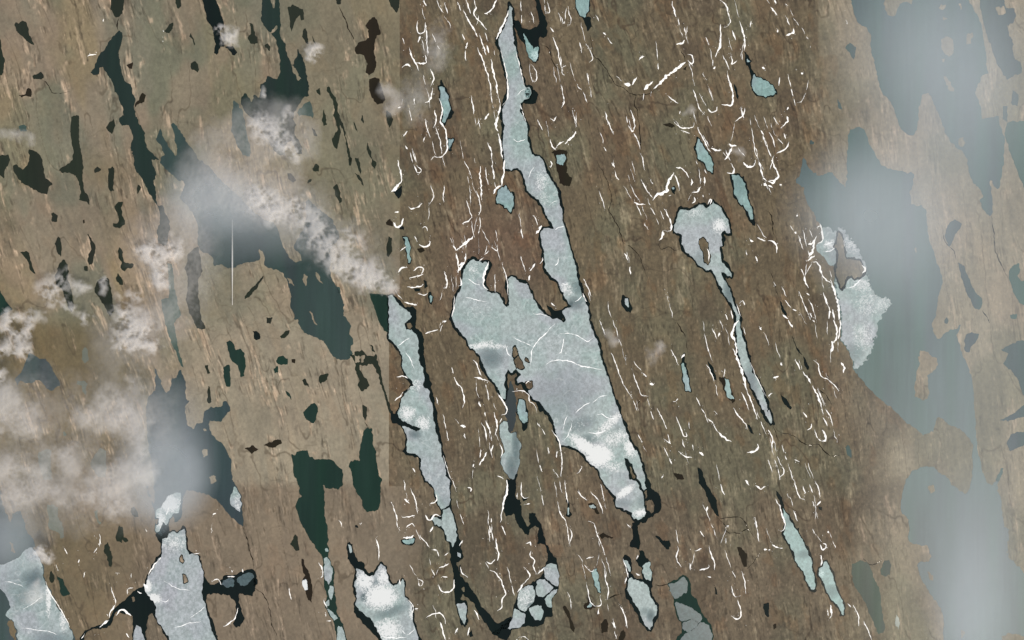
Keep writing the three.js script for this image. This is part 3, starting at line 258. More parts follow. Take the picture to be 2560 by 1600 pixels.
const SNOW = {
 '00': '1 83,53 86,52 91,51;.5 97,20 98,18;.6 155,30 154,28',
 '10': '.8 158,0 161,6;.8 171,0 174,8 177,12;.7 178,2 181,13;.8 190,2 194,10;1 198,0 200,4 203,13;1.3 206,0 208,8 206,13 213,22 218,28;1.8 227,0 223,8 219,12 216,13;1.2 196,10 201,20 206,28 209,35;1 211,33 214,42 217,52;1.2 209,45 214,56 218,68 221,78 222,90 224,102;1.4 222,56 224,68 227,78 228,88 231,98;1.6 218,43 220,50;1.8 227,37 229,33 231,28 235,20 238,10;1 231,48 234,58 237,72 238,85 237,95 233,100;1.8 231,98 230,105 228,112 227,120 229,124;1.5 229,126 231,136 233,150;1.2 219,135 222,142 223,151;1.5 220,107 216,113;1 211,114 209,118;.9 203,90 205,100 206,108;.9 153,20 152,26 155,32 159,30 160,21;1 160,22 161,32 162,45 162,53;1.2 155,34 153,40;1 145,45 147,53 150,58 154,67;1.4 151,59 157,60 161,59 160,52;1.2 138,64 143,61 146,63;.8 158,71 160,80;.9 165,65 168,73 165,82;1.4 167,83 166,90 163,96 160,97;1 169,104 170,115 168,121;.8 160,112 161,120 165,130;.9 170,120 174,134 176,145;1.2 173,93 176,104 174,114 179,122 180,132 181,140 178,146 175,149 168,148 165,151;1 139,129 143,124;1 195,32 197,38;1.2 200,40 198,46;.7 171,43 174,47;1 141,138 143,141;.8 145,104 147,114;1 134,102 137,101;.8 149,93 150,99;1 159,130 158,134',
 '20': '.6 17,60 17,68 20,77 23,76 22,66 18,61;.8 39,35 42,44 44,52 46,60 47,64 51,62;.6 47,64 48,70 50,71;.7 53,6 54,13 56,18 54,24 52,23;.6 9,14 9,22;.6 18,11 21,22;.7 31,5 32,12 35,12 33,1;.8 47,16 49,22 50,20;.7 64,40 66,50;.7 70,41 74,48 76,56 73,59;.8 36,26 40,30;1 46,80 48,88 49,97 47,102;.7 61,79 63,83 66,85;.7 71,69 73,80;.8 4,50 7,62 10,75 12,82;1 8,98 10,106 13,115;.8 57,104 59,112 61,120;.9 88,105 90,113 93,120 96,127;1.2 112,104 115,113 116,121 114,124 111,120 110,118;.7 115,126 119,134 121,142;.8 24,113 29,123;1 36,131 38,138 41,142;1.4 41,141 44,136 49,134;1.8 50,136 55,131 58,128 60,124;.7 36,112 40,114 42,110;2.2 106,79 112,80;1.5 113,80 116,76 118,73;2.2 125,85 129,81 133,77;2.6 134,84 140,79 146,72 152,68 158,63 164,59;1.6 155,42 160,41 163,38;1.2 120,57 122,54 125,53;1.2 166,57 170,61 171,57 169,52 166,51;.8 138,60 138,66;1.4 151,1 153,10 155,16;.7 157,18 158,24;1 196,0 202,5 204,12 206,20 203,25 200,26;1.6 197,23 197,35 197,43 194,49 192,54;1.2 215,20 218,30 220,38 219,48;1.2 208,29 211,38;.8 206,50 208,58 207,61 213,57;.7 199,52 203,60 205,66;1.4 203,67 205,76 208,85 209,93 207,99 198,99;1.3 171,85 174,93 177,103 182,108;1.3 185,103 188,106 193,105 194,101;.7 177,88 183,100;.7 186,84 190,95;1 153,115 157,119 165,121 171,120 172,116;.7 160,123 168,126;.9 147,90 152,95 157,98;.8 175,120 180,130 184,138 188,144;1.4 188,140 193,142 198,142;2.2 205,136 208,138 212,138;1.6 208,138 205,146 201,151;.8 220,102 219,108 211,115;.8 216,101 219,112;.7 226,121 228,132 230,145 233,151;1.2 235,123 238,127;1 237,128 240,138;1.4 236,64 239,65;1.4 190,65 192,63;.6 183,35 186,43;1 226,20 225,26;.8 180,69 184,76;1.2 158,108 159,105;.8 167,60 170,67;.6 87,139 89,143;1 79,14 82,20;1.2 86,31 89,33;.9 163,26 164,31',
 '30': '1.6 6,0 7,4;1 2,7 6,12 8,15;.6 16,4 19,6;.7 17,16 20,24;.7 24,17 29,24;2.2 24,27 24,31 20,33 17,34;1 9,28 9,31;.8 36,35 38,37;.6 73,19 75,23;1.4 31,69 33,70;.8 11,73 10,81;.8 22,84 24,91;.5 27,97 31,96 36,88;1.3 19,101 18,104;2 18,110 19,114 15,118 12,121;.7 5,111 10,118;1 15,126 17,131;1.2 20,134 17,140 12,143 8,145;1 1,125 4,131 7,139;1 0,141 3,148;.8 9,131 14,136',
 '11': '1.2 134,0 136,10 138,18 136,22;2.4 136,21 132,26 128,30;.9 149,5 153,12 156,10 152,5;.7 165,24 168,34 166,39 164,42;.7 178,24 177,36 178,40;.8 197,1 202,12 204,18;.6 202,24 203,42;1.6 212,6 212,18 213,30 213,38;1 208,29 211,38 212,48 210,52;1.3 223,0 224,10 225,18;.8 217,7 218,18 220,23;1.8 235,0 234,10 233,18 232,25;1.8 231,24 227,27 224,32;1 199,38 202,48 204,55;1.8 204,54 200,58 195,60;.9 211,54 212,60 210,70;2.2 205,72 200,77 194,82 189,85;1 189,85 186,81;1.4 189,88 191,100 191,107;1.8 198,88 197,96 193,102 190,106;1.6 197,96 191,100;.9 157,64 160,63 162,67;1.4 154,80 158,82 163,80 165,77;1.2 131,50 135,49;1.5 130,59 133,63 137,62 139,55;.9 149,105 154,101 158,103 156,107;1.2 134,106 138,102 143,102;.9 145,111 152,110 158,108;1.2 143,120 150,120 156,119 158,117;1.2 178,105 180,113 180,120 177,121;1 193,111 194,118 191,119;1.8 220,96 217,104 215,112 215,119 219,123;.7 226,108 226,125;.7 232,97 237,112 238,128;.9 220,86 216,90;1 211,95 215,92;.8 222,82 228,86 228,80;1.3 140,134 148,136 152,137;.8 153,126 159,128 162,126;.8 187,128 187,140 185,148;1 144,44 147,46 153,44 157,41;1.2 136,86 142,82',
 '21': '1 36,1 38,4 36,7;1.2 94,3 97,7;1 97,10 98,16 101,19;2.6 153,12 151,15 148,18 147,26 146,30 141,31 136,34 133,38;1 133,36 127,28 122,18;1 154,14 157,22 158,29;1 115,40 120,42 126,42;.8 112,23 116,32 121,40;.7 82,29 85,37 88,46;.6 131,18 133,23;1.2 155,7 160,8 164,11 167,17;2 169,24 170,18;1 174,1 175,4;1 182,9 184,13;1.2 182,16 182,24;1.2 178,25 175,30 170,31;1.4 172,35 173,39 170,41;1 185,42 188,37 187,42;1 180,33 181,35;1.4 144,46 148,54 151,62 149,67 145,67;1.8 143,66 142,72 139,76;.7 131,45 135,52;.6 140,48 144,56;.8 125,60 129,66;1.2 207,3 210,9 208,13 203,12;1.6 219,2 222,6 229,5 230,0;1 233,0 236,12 238,17;2 237,17 241,20;1.6 238,22 241,24;1.8 225,75 228,77;.9 232,73 236,75 240,76;.8 221,85 222,90;.8 230,91 232,96;1 106,88 110,95;1.3 111,101 112,108;2.2 28,62 26,65 23,70;1 9,65 9,69 11,74;.8 21,52 24,62;1.4 22,98 17,105;.8 8,91 13,106;1.2 17,109 16,114;.9 26,98 29,94 29,92;1 37,135 41,138;.7 68,112 71,120;.7 71,118 75,129;1 67,126 71,134;.9 183,82 186,88 186,96;.6 146,128 148,134;1.2 207,142 209,150;1 201,146 204,151;1.2 215,136 218,133 220,137;.7 212,136 216,148;1 148,34 150,33',
 '31': '1.2 0,76 5,77 8,82 8,88;1.6 3,0 8,10 9,15 6,19 1,20;1.8 0,20 5,21 8,17;1.2 0,24 4,26;1.2 11,24 13,23;1.4 27,52 28,53;1.4 49,60 51,66 52,70 51,77 47,79;1 46,64 49,62;1.8 46,72 42,78 38,80;2.2 44,76 43,84 41,88 38,92;1.5 44,90 40,93 37,95;.7 33,66 35,76 37,82;.7 39,66 42,73;.7 29,73 33,85;1.1 25,68 27,69;1.4 42,96 46,96 48,99 49,104 52,110 56,114 60,116;2.2 59,113 62,120 64,127 66,136 67,146 67,151;1.5 31,103 34,108 35,115 38,121;.8 29,124 33,135 38,146 40,151;.8 38,131 42,140 45,151;1 36,126 39,128;1.3 52,125 55,133 58,142 57,150;1 61,141 63,151;.7 13,119 17,129;.8 5,115 7,119;1 14,146 19,150;1 23,141 27,142;1.4 89,99 92,104 89,107;.8 71,76 73,82',
 '12': '1.2 177,2 180,1;1 160,13 166,11 172,9;1 205,38 208,41 211,48 213,53;1.2 206,54 214,56 220,58;1.2 187,54 190,60 194,64 196,72 197,78 195,83;.9 217,61 219,70 220,76;1.4 211,77 212,82;1.6 193,100 198,101;.9 213,97 217,106 218,114;.8 216,87 217,91;1 217,95 221,105 223,113;1.2 225,87 228,102 226,109;1 228,69 233,76 237,84 236,88 232,90;1.8 211,137 214,132 218,125;1 212,122 212,130;1.2 222,125 224,118;.8 230,116 233,124 231,130;.9 205,139 206,136;1 133,54 139,53 144,55;1.2 131,76 136,72 139,68;1 143,66 147,63;.7 177,128 181,142 185,151;.7 180,105 182,114;.8 170,73 172,80;1 228,147 234,150;.8 148,140 150,144;.7 197,107 198,112',
 '22': '.6 83,0 86,8 88,14;.5 95,0 98,8;.6 101,18 104,25;.9 94,31 98,41 101,50 105,60 110,68 114,74;.7 107,33 108,38;.8 113,46 117,58 120,66 123,71 129,72;2 130,60 134,61;1 123,50 127,54;.8 150,28 155,38 157,43;1.6 160,36 163,32;.8 157,74 155,77 152,77;.9 137,83 141,91 144,98 146,103;.7 131,86 134,94;.9 155,91 159,102 162,109 165,110 164,106;.8 147,108 149,116;1.2 157,124 163,128 170,130;1.8 177,125 181,128;.7 174,73 178,81;1 185,93 189,97 194,105;1.6 194,105 200,111 207,115;.8 191,86 194,89;.7 184,42 188,50 191,58;1 201,46 200,54;1.8 214,0 210,5 208,14 212,24 212,34;2 209,27 213,36 217,48 220,60 222,66;1 222,66 228,82 232,94;1.3 209,83 216,93 221,99 222,103;.8 217,68 224,85;1.6 196,12 195,16;.6 182,13 185,28 190,40;.7 189,8 194,18;.7 196,0 200,9;1.6 234,7 236,9;.7 219,7 220,14;.6 225,40 232,56 240,72;1 235,96 240,108;1.5 222,125 229,124 233,121 232,117;.7 143,112 150,117;.7 160,112 163,120;.6 170,118 172,123;.6 119,108 123,116;.7 0,68 10,67 15,70 17,77 21,80 24,88;1 24,97 27,101;.8 37,104 42,110 45,117 47,128 47,140 46,148;.7 39,141 44,149;1.2 43,124 42,130;.7 34,120 35,126;.8 26,137 28,143;.8 66,138 65,142 61,145;.8 143,147 141,149;.7 148,130 151,136;.6 143,120 148,130;1.4 13,60 15,58 18,59',
 '32': '1.4 62,0 65,8 64,18 61,22;2.6 60,20 61,26 59,31;1.4 68,0 68,12 66,18;1.4 19,0 23,7;1.2 42,0 44,2;1.6 69,40 72,45 71,50;.8 43,38 47,42 48,48 51,54 56,56 60,60;.9 58,57 63,62 67,67;1.3 25,38 29,44 30,47;1.6 33,49 37,54 40,59;1.6 42,62 46,70 49,78 52,89;.9 52,92 56,100;.9 54,84 58,90 61,100;.9 33,87 37,92;.9 41,98 40,102 37,104;.9 44,103 47,112 51,115;1.3 51,115 55,113 54,108 51,104;1.6 0,104 4,112 4,120 4,125;1.2 5,55 10,53;1.6 12,40 13,43;.8 0,132 4,144;.8 6,132 10,144 11,151;.9 9,129 13,138 15,144 11,148;.7 16,128 18,132;.7 25,132 30,134;1.2 0,72 4,69;.7 20,140 24,151;.6 13,118 15,125',
 '03': '1 94,51 95,55 94,62;.8 92,64 89,69;.7 61,65 64,70;.7 75,75 74,78;1 80,87 79,92;.7 53,80 55,86;.8 105,101 107,108 109,114 109,118;1.6 109,118 105,124 103,130;1.4 103,132 98,136 94,139;1.2 120,108 121,103 126,102;1.4 110,128 115,122 120,125 124,128;2.6 130,105 134,107;2 136,98 140,102;1.4 140,90 146,80 152,73;1 157,33 160,25;.8 139,49 138,46;1 201,33 204,31;.8 200,42 200,48;.8 209,99 206,94 200,96;.9 215,91 222,91;.9 220,87 219,85;.8 229,84 230,87;1.1 225,121 222,130 216,136 211,138;.8 119,145 122,149;.7 182,70 189,69;.7 109,88 113,88;.7 124,88 124,92;.8 77,150 80,145;.7 43,96 46,104 52,114 60,127 66,139',
 '13': '1 128,21 131,29 133,36 134,45 136,48;1.4 138,35 145,34 150,33;1 142,45 147,41 150,44;1.8 139,54 145,54 149,52;.8 146,8 150,17 152,26 153,32;1.4 140,18 145,22;.9 140,0 141,10;1 170,13 170,20 164,23;1.2 160,33 163,38 170,33 175,34;1.2 167,44 164,49;1 166,66 171,67 173,72;1.2 173,83 178,82 182,79;.8 182,69 178,71;.8 166,84 169,90;1 153,93 158,96 155,100 153,95;.9 176,91 181,92;1.2 172,99 176,105 181,106 186,103 187,94;1 161,130 167,127 174,126 178,131 179,136;1.2 174,134 177,143 179,151;.7 186,0 189,10;.9 200,7 203,8 203,11;1.6 237,0 237,12 234,22 232,33 231,40;.8 232,43 236,52;1 220,43 222,50;1.4 227,55 227,62 229,70 228,76;1.2 218,77 222,79 226,75;1.2 221,85 227,88 231,94 234,101 236,108 233,113 232,120 228,124;.9 222,36 222,40;.8 220,46 221,58;.7 193,32 196,42;.9 113,55 116,64 116,76;1 59,78 62,82 63,90 61,92;.7 64,113 67,121;1 66,125 66,129;.9 67,133 71,133;.8 78,38 81,41 81,44;.6 100,40 98,42;1 136,99 136,94;1 144,113 148,118 148,126;1.2 150,122 153,121;1 191,140 188,145;1 202,139 200,147;1.2 206,123 211,132;.8 31,102 33,113;1 192,62 195,57;.8 200,92 195,88 193,82',
 '23': '.9 9,2 9,15 12,17 16,16;.8 5,12 5,18;.9 12,23 17,22;.7 28,14 30,24;.8 50,0 51,12 53,22;.9 43,20 45,30 50,38 52,45 54,60 55,62;.9 63,10 66,16 71,19;.8 74,11 82,20 86,32;.7 84,4 87,20;.7 72,39 77,41 80,50 84,60 88,71;.8 80,50 81,54;1.2 13,60 17,59 18,62;1.2 18,67 17,72 21,76 20,82 23,88;1 24,89 30,83;1 11,82 15,86 17,90 14,95 11,98;1.2 11,97 8,102 5,106;.8 0,100 2,109;.8 54,46 57,50 54,60;.9 70,74 77,73;.7 68,80 75,86 79,83;.9 70,97 72,106 74,115 78,119 84,118 83,110;.9 87,84 89,95 91,104 90,113;.8 52,106 55,112 56,122;1 82,121 81,127;.9 101,117 105,124 108,132 109,140;1 95,131 98,140;.8 97,143 99,150;1 105,74 108,84 110,92;.9 108,92 107,98;1 156,62 157,67 155,72 157,78 160,82;1 186,62 188,70 191,78 191,85;1 177,85 183,84 187,81;.8 168,79 169,85;.9 173,67 179,65;.8 178,48 181,54;1.1 197,4 199,11 201,14;.9 203,44 205,43;1.2 185,25 184,30;1 229,35 231,45 233,58;2 238,65 241,66;.8 217,86 220,96 221,108;1 207,100 211,110 216,109;1 213,113 216,122 216,129 212,131 207,128;.8 208,86 211,92;1.2 220,0 224,5;1.6 230,5 235,8 240,6;.9 109,42 112,45;1 188,42 190,45;1 202,55 202,60;.8 185,91 188,92;.7 6,149 11,148 16,151;1 119,71 118,75;1 121,90 117,88',
 '33': '.8 25,0 27,9 30,16 35,19;.8 33,6 35,13;1 44,1 48,8 49,17;1.8 50,20 46,24;.7 42,20 44,25;.6 39,4 42,12;1 7,18 11,25 13,33 16,41 15,47 12,49;.9 42,46 44,51 46,52;1.4 57,48 57,50;1.4 49,61 51,66 54,65 55,61 52,60;1.2 50,71 51,76 50,81;1.4 59,118 60,124 60,128 58,131;.7 56,122 57,128;1.3 75,117 78,120;1.5 80,118 84,125 86,134 86,138;.9 90,133 94,141 98,151;1.2 4,61 8,64 14,64;1 0,66 2,66;.8 24,29 28,39;.6 18,13 19,17;.8 61,58 64,64',
};
// clouds, and veil entries added to imitate sun glint: [label, kind, puffs: sheet x y rx ry thickness]
const CLOUDS = [
 ['small bright white puff over the dark lake at top left', 'puff', '00 214,34 8,9 1;00 209,27 4,4 .7'],
 ['small white puff on the tan plain at upper left', 'puff', '10 55,49 8,8 1'],
 ['long ragged cloud band reaching down towards the western ice ribbon', 'puff', '11 5,38 13,11 .8;11 18,47 13,12 .75;11 40,46 13,10 .5;11 50,58 18,11 .45;11 56,75 13,8 .6;11 70,80 14,10 .6;11 80,93 17,12 .7;11 95,104 19,12 .7;11 112,115 17,10 .75;11 124,122 11,7 .7;11 92,75 14,9 .4;11 62,64 10,8 .45'],
 ['wide thin cloud veil over the upper left lakes', 'haze', '01 215,5 34,30 1.2;01 232,28 26,26 1.2;11 8,18 28,32 1.3;00 232,140 36,26 1;10 22,138 30,24 1.2;10 34,122 20,24 .7;10 12,112 24,18 .8;11 30,42 34,22 .9;11 75,78 34,20 .6;11 105,105 26,16 .6'],
 ['wispy blue-white cloud streaks over the jagged dark lake', 'puff', '10 4,115 12,9 .75;10 18,124 10,12 .75;10 24,136 9,10 .8;10 30,108 8,8 .35;10 8,126 10,8 .7;10 36,145 8,8 .5;10 9,87 4,4 .5'],
 ['popcorn cloud over the narrow ponds left of the angular lake', 'puff', '01 140,85 10,8 .8;01 152,92 12,10 .85;01 160,82 8,12 .5;01 150,105 9,9 .85;01 152,116 6,8 .8;01 166,88 8,8 .6'],
 ['soft round cloud patch left of the pale grey lake', 'puff', '02 128,8 18,15 .85;02 136,22 14,10 .9;02 118,24 10,7 .6;01 118,145 12,8 .8'],
 ['broad cloud bank over the brown plain at lower left', 'soft', '02 104,78 14,14 .9;02 118,92 22,17 .95;02 92,95 20,10 .7;02 132,108 10,12 .8;02 80,90 12,8 .5;02 128,60 10,12 .55'],
 ['dense white cloud on the left edge', 'soft', '02 2,75 16,17 1.1;02 12,90 18,12 1;02 25,104 13,8 .8;02 36,88 8,10 .35'],
 ['piled white cumulus over dark shade on the left edge', 'puff', '02 4,6 8,8 .9;02 20,14 9,7 .9;02 6,27 12,7 1;02 20,28 9,7 1;02 0,50 7,5 .9;01 12,148 11,5 .8;01 4,145 5,5 .8;02 27,6 7,6 .6'],
 ['large billowing cloud in the lower left', 'soft', '02 6,142 18,14 .8;02 30,145 14,12 .7;02 60,128 16,12 .65;02 66,142 10,10 .4;03 18,12 22,14 .9;03 48,10 18,10 .65;03 95,12 22,16 .95;03 112,26 11,10 .9;03 110,6 18,10 .85;02 118,140 16,10 .7;02 136,142 12,12 .7;02 132,124 9,9 .7;03 60,22 10,6 .4;02 100,146 14,8 .7'],
 ['milky haze round the popcorn cloud left of the angular lake', 'haze', '01 160,85 34,34 .8;01 176,50 22,34 .6;01 172,110 26,34 .8;01 160,140 26,24 .7'],
 ['broad milky haze over the lower left plain', 'haze', '02 110,90 50,40 .7;02 20,100 40,50 .6;02 40,140 60,30 .6;03 70,14 70,30 .6;02 125,20 34,26 .7'],
 ['small bright cloud at the top of the corner ice', 'puff', '03 38,70 8,7 1;03 44,74 6,5 .9'],
 ['faint cloud puff lying on the corner ice', 'soft', '03 32,110 10,8 .75;03 36,100 6,5 .5'],
 ['scattered small cloud flakes on the orange-tan plain', 'puff', '01 48,122 13,12 .5;01 74,120 9,8 .55;01 60,112 8,9 .4;01 52,134 10,6 .5;01 80,148 10,5 .5;01 125,128 12,8 .4;01 66,138 6,6 .5;01 98,116 5,4 .5;01 97,122 5,6 .4;01 30,148 12,6 .45'],
 ['pale cloud smear at the left edge near the top', 'soft', '00 11,127 12,6 .6;00 28,132 5,6 .35'],
 ['thin milky cloud over the snowy ground at upper centre', 'soft', '10 172,40 14,20 .3;10 170,52 10,14 .3;10 152,95 18,26 .28'],
 ['thin cloud drifting off the brown double pond', 'soft', '10 122,84 9,9 .6;10 130,95 9,12 .4;10 126,105 6,6 .3'],
 ['faint cloud scrap right of the central ice sheet', 'soft', '22 97,18 7,6 .5;22 90,12 5,5 .35'],
 ['faint pale cloud scrap right of the centre', 'soft', '22 140,28 5,8 .5;22 132,34 6,8 .35'],
 ['little cloud scrap above the leaf-shaped ice sheet', 'soft', '20 214,143 7,6 .45;20 168,106 5,5 .5'],
 ['added pale veil imitating sun glint on the angular lake', 'veil', '01 196,36 34,30 1.1;01 222,40 34,26 1.1;11 20,60 40,30 .5;01 205,70 40,30 .35'],
 ['added veil imitating sun glint on the pale grey lake', 'veil', '02 158,110 36,46 .6;02 156,142 36,34 1.4;03 154,8 34,34 1.4;02 150,150 20,22 1'],
 ['added bright veil imitating sun glint on the middle of the wide hazy lake', 'veil', '31 92,52 60,50 .9;31 118,88 56,56 .6;31 125,30 70,60 .6'],
 ['added pale veil imitating sun glint on the island-dotted lake', 'veil', '30 150,45 70,80 .75;30 190,85 60,70 .6'],
 ['added broad milky veil imitating glint and haze over the right side of the photo', 'veil', '30 200,60 120,150 .36;31 195,60 115,150 .36;32 195,60 105,140 .34;33 200,80 90,140 .36'],
 ['added tall veil imitating sun glint at the lower right', 'veil', '33 194,90 36,80 .6;33 190,135 28,60 .8'],
 ['added pale veil imitating bright sheen on the grey corner lake at left', 'veil', '03 8,55 32,34 .8'],
];
// ---------- fields of every lake ----------
const WKIND = { b: [21, 30, 25], d: [44, 50, 38], d2: [40, 54, 48], dg: [36, 58, 48], brown: [44, 38, 24], t: [74, 92, 86], h: [58, 74, 72], s: [58, 74, 76], m: [72, 86, 86], pale: [112, 118, 106], r: [84, 108, 107], r2: [84, 100, 98], t2: [84, 108, 100], gg: [94, 104, 93], rot: [66, 74, 74] };  // pale: sun glint painted into the pond colour
const RIM_ISLAND = 3;
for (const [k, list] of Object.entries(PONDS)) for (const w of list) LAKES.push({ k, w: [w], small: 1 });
for (const L of LAKES) {
  L.W = (L.w || []).map(pts); L.I = (L.i || []).map(pts); L.O = (L.o || []).map(pts); L.b = L.b || 0;
  L.box = bounds([...L.W, ...L.I], L.b + 8);
  const soft = L.small ? 0.75 : 1;
  const warp = (x, y) => [x + jagX(x, y) * soft, y + jagY(x, y) * soft];
  L.island = (x, y) => { let f = -1e9; for (const p of L.O) f = Math.max(f, sdf(p, x, y)); return f; };
  L.fIsland = (x, y) => L.island(...warp(x, y));
  L.field = (x, y) => {
    const [qx, qy] = warp(x, y); let f = -1e9;
    for (const p of L.W) f = Math.max(f, sdf(p, qx, qy) + (L.grow || 0));
    for (const p of L.I) f = Math.max(f, sdf(p, qx, qy) + L.b * (0.85 + 1.0 * vn(x / 17, y / 17)));
    if (L.hole) return Math.min(f, (L.grow || 0) - f);
    return L.O.length ? Math.min(f, -L.island(qx, qy)) : f;
  };
  L.fIce = k => (x, y) => {
    const [qx, qy] = warp(x, y); let f = sdf(L.I[k], qx, qy);
    if (L.frayed && x > 2080) f += (fbm(x / 4, y / 4, 3) - 0.6) * 20 * ss(30, 0, f);   // loose brash along the open side
    return L.O.length ? Math.min(f, -L.island(qx, qy) - (L.frayed ? 5 : RIM_ISLAND)) : f;
  };
}
// distance to water on a 4 px grid (positive inside a lake)
const GX0 = -304, GY0 = -304, GS = 4, GNX = 793, GNY = 553, WET = new Float32Array(GNX * GNY).fill(-200);
for (const L of LAKES) {
  const i0 = Math.max(0, Math.floor((L.box[0] - 24 - GX0) / GS)), i1 = Math.min(GNX - 1, Math.ceil((L.box[2] + 24 - GX0) / GS)), j0 = Math.max(0, Math.floor((L.box[1] - 24 - GY0) / GS)), j1 = Math.min(GNY - 1, Math.ceil((L.box[3] + 24 - GY0) / GS));
  for (let j = j0; j <= j1; j++) for (let i = i0; i <= i1; i++) { const f = L.field(GX0 + i * GS, GY0 + j * GS); if (f > WET[j * GNX + i]) WET[j * GNX + i] = f; }
}
function wetAt(px, py) {
  const x = clamp((px - GX0) / GS, 0, GNX - 1.001), y = clamp((py - GY0) / GS, 0, GNY - 1.001), i = x | 0, j = y | 0, fx = x - i, fy = y - j, a = WET, o = j * GNX + i;
  return mixv(mixv(a[o], a[o + 1], fx), mixv(a[o + GNX], a[o + GNX + 1], fx), fy);
}
// ---------- the ground: ice-fluted tundra ----------
const across = (x, y) => x - 0.2 * y + 60 * (vn(x / 520 + 3, y / 520) - 0.5) + 15 * (fbm(x / 85 + 8, y / 120, 2) - 0.5) + 0.00006 * (x - 1280) * (y - 800);
function relief(px, py) {
  const s = across(px, py);
  const rough = 0.35 + 0.9 * ss(0.35, 0.7, fbm(px / 230 + 5, py / 300, 2));
  return 30 * rough * (vn(s / 15, py / 110) - 0.35) + 15 * rough * (vn(s / 7 + 50, py / 44) - 0.5) + 5 * (fbm(px / 9, py / 12, 2) - 0.5) + 26 * (fbm(px / 170, py / 230 + 8, 2) - 0.4);
}
function groundY(px, py) {
  const f = wetAt(px, py);
  return f > 0 ? -Math.min(6, f * 2) : relief(px, py) * ss(0, 26, -f) - 0.4;
}
const seamX = y => y < 722 ? 999 : 973;
function groundColour(px, py) {  // base colours of the tundra as [r,g,b] 0..255
  const s = across(px, py);
  const big = fbm(px / 330 + 11, py / 380 + 4, 3), mid = fbm(px / 75, py / 95 + 30, 3), patch = fbm(px / 140 + 60, py / 190 + 9, 3);
  const st1 = vn(s / 11, py / 78), st2 = vn(s / 4.4 + 20, py / 30), st3 = vn(s / 2.4 + 77, py / 10), gr = h2(Math.round(px * 0.7) + 991, Math.round(py * 0.7) + 77), fine = fbm(px / 5.5, py / 6.5 + 200, 3);
  // summer tan plain (left), thawing brown plain (middle), paler plain (right)
  const wl = px < seamX(py) ? 1 : py > 1215 ? ss(1080, 960, px + (mid - 0.5) * 120) : 0;
  const wr = Math.max(mixv(ss(2041, 2050, px), ss(1985, 2150, px + (mid - 0.5) * 90), ss(60, 170, py)) * ss(900, 500, py) * 0.8, ss(1990, 2330, px + (mid - 0.5) * 160 + (py > 700 ? (py - 1500) * 0.12 : 0))) * (py > 560 && py < 930 ? ss(1985 + (py - 560) * 0.33, 2010 + (py - 560) * 0.34, px) : 1);
  let r = 106, g = 94, b = 72;
  const shift = (R, G, B, t) => { r = mixv(r, R, t); g = mixv(g, G, t); b = mixv(b, B, t); };
  shift(109, 97, 79, ss(950, 1400, py) * 0.8);                   // heathy south
  shift(99, 101, 80, ss(0.46, 0.7, patch) * 0.5);              // lichen greens
  shift(108, 76, 52, ss(0.58, 0.74, fbm(s / 52 + 9, py / 110 + 2, 4)) * 0.18 * ss(1500, 900, py)); // rust sedge
  shift(90, 77, 60, ss(0.54, 0.7, fbm(px / 110 + 200, py / 130, 4)) * 0.6);   // dark heath
  shift(104, 80, 66, ss(1040, 1180, px) * ss(1420, 1300, px) * ss(440, 600, py) * ss(860, 720, py) * 0.5);
  const L = [134, 121, 102];
  if (wl > 0) {
    let a = [...L]; const sh = (R, G, B, t) => { a = [mixv(a[0], R, t), mixv(a[1], G, t), mixv(a[2], B, t)]; };
    const band = fbm(s / 105 + 17, py / 400 + 2, 3);
    sh(139, 122, 90, ss(0.48, 0.6, band) * 0.6); sh(110, 111, 94, ss(0.5, 0.36, band) * 0.6);
    sh(114, 113, 92, ss(0.5, 0.66, patch) * 0.6);
    sh(148, 138, 117, ss(330, 480, px) * ss(1000, 860, px) * ss(480, 640, py) * 0.45);
    sh(146, 126, 106, ss(0.5, 0.66, fbm(px / 120 + 77, py / 150 + 300, 3)) * 0.5);
    sh(134, 112, 76, ss(0.45, 0.7, big) * ss(350, 500, py) * ss(850, 700, py) * ss(420, 250, px) * 0.9);
    sh(104, 90, 62, ss(760, 850, py) * ss(400, 330, px) * 0.75);
    sh(154, 142, 122, ss(760, 860, py) * ss(380, 480, px) * 0.7);
    sh(122, 106, 88, ss(1196, 1228, py) * (0.35 + 0.55 * ss(150, 420, px)) * (0.8 + 0.4 * (big - 0.5)));
    sh(124, 116, 94, ss(620, 800, px) * ss(700, 500, py) * 0.6);
    shift(...a, wl);
  }
  shift(146, 134, 114, wr);
  if (wr > 0.2) shift(126, 119, 97, ss(0.46, 0.62, fbm(px / 150 + 420, py / 200 + 5, 3)) * 0.6 * wr);
  if (wr > 0.3) shift(158, 140, 118, (ss(0.5, 0.66, patch) * 0.6) * wr);
  // fluted bedrock: pale pinkish stripes where the turf is thin
  const bare = ss(0.51, 0.62, 0.7 * fbm(s / 40 + 31, py / 105 + 70, 4) + 0.3 * fbm(px / 14, py / 18 + 6, 2)) * (wl > 0.3 ? 0.85 : wr > 0.4 ? 0.5 : 0.62);
  const stripe = ss(0.44, 0.8, 0.45 * st1 + 0.35 * st2 + 0.2 * st3 + 0.1 * (fine - 0.5));
  const pale = wl > 0.3 ? (py > 1215 ? [150, 132, 112] : [188, 163, 138]) : wr > 0.4 ? [196, 170, 148] : [150, 138, 114];
  shift(...pale, bare * stripe * 0.8);
  shift(60, 50, 38, bare * ss(0.62, 0.86, vn(s / 3.1 + 140, py / 30)) * 0.42);
  // seepage lines and dark sedge gullies down the slope
  const line = Math.abs(vn(s / 33 + 300, py / 170 + 3) - 0.5 + 0.09 * (fbm(px / 15, py / 18, 2) - 0.5));
  shift(62, 50, 36, ss(0.02, 0.004, line) * (wl > 0.3 ? 0.35 : 0.55) * (1 - wr * 0.5) * ss(0.4, 0.55, mid));
  const line2 = Math.abs(fbm(px / 120 + 500, py / 90 + 44, 4) - 0.5);
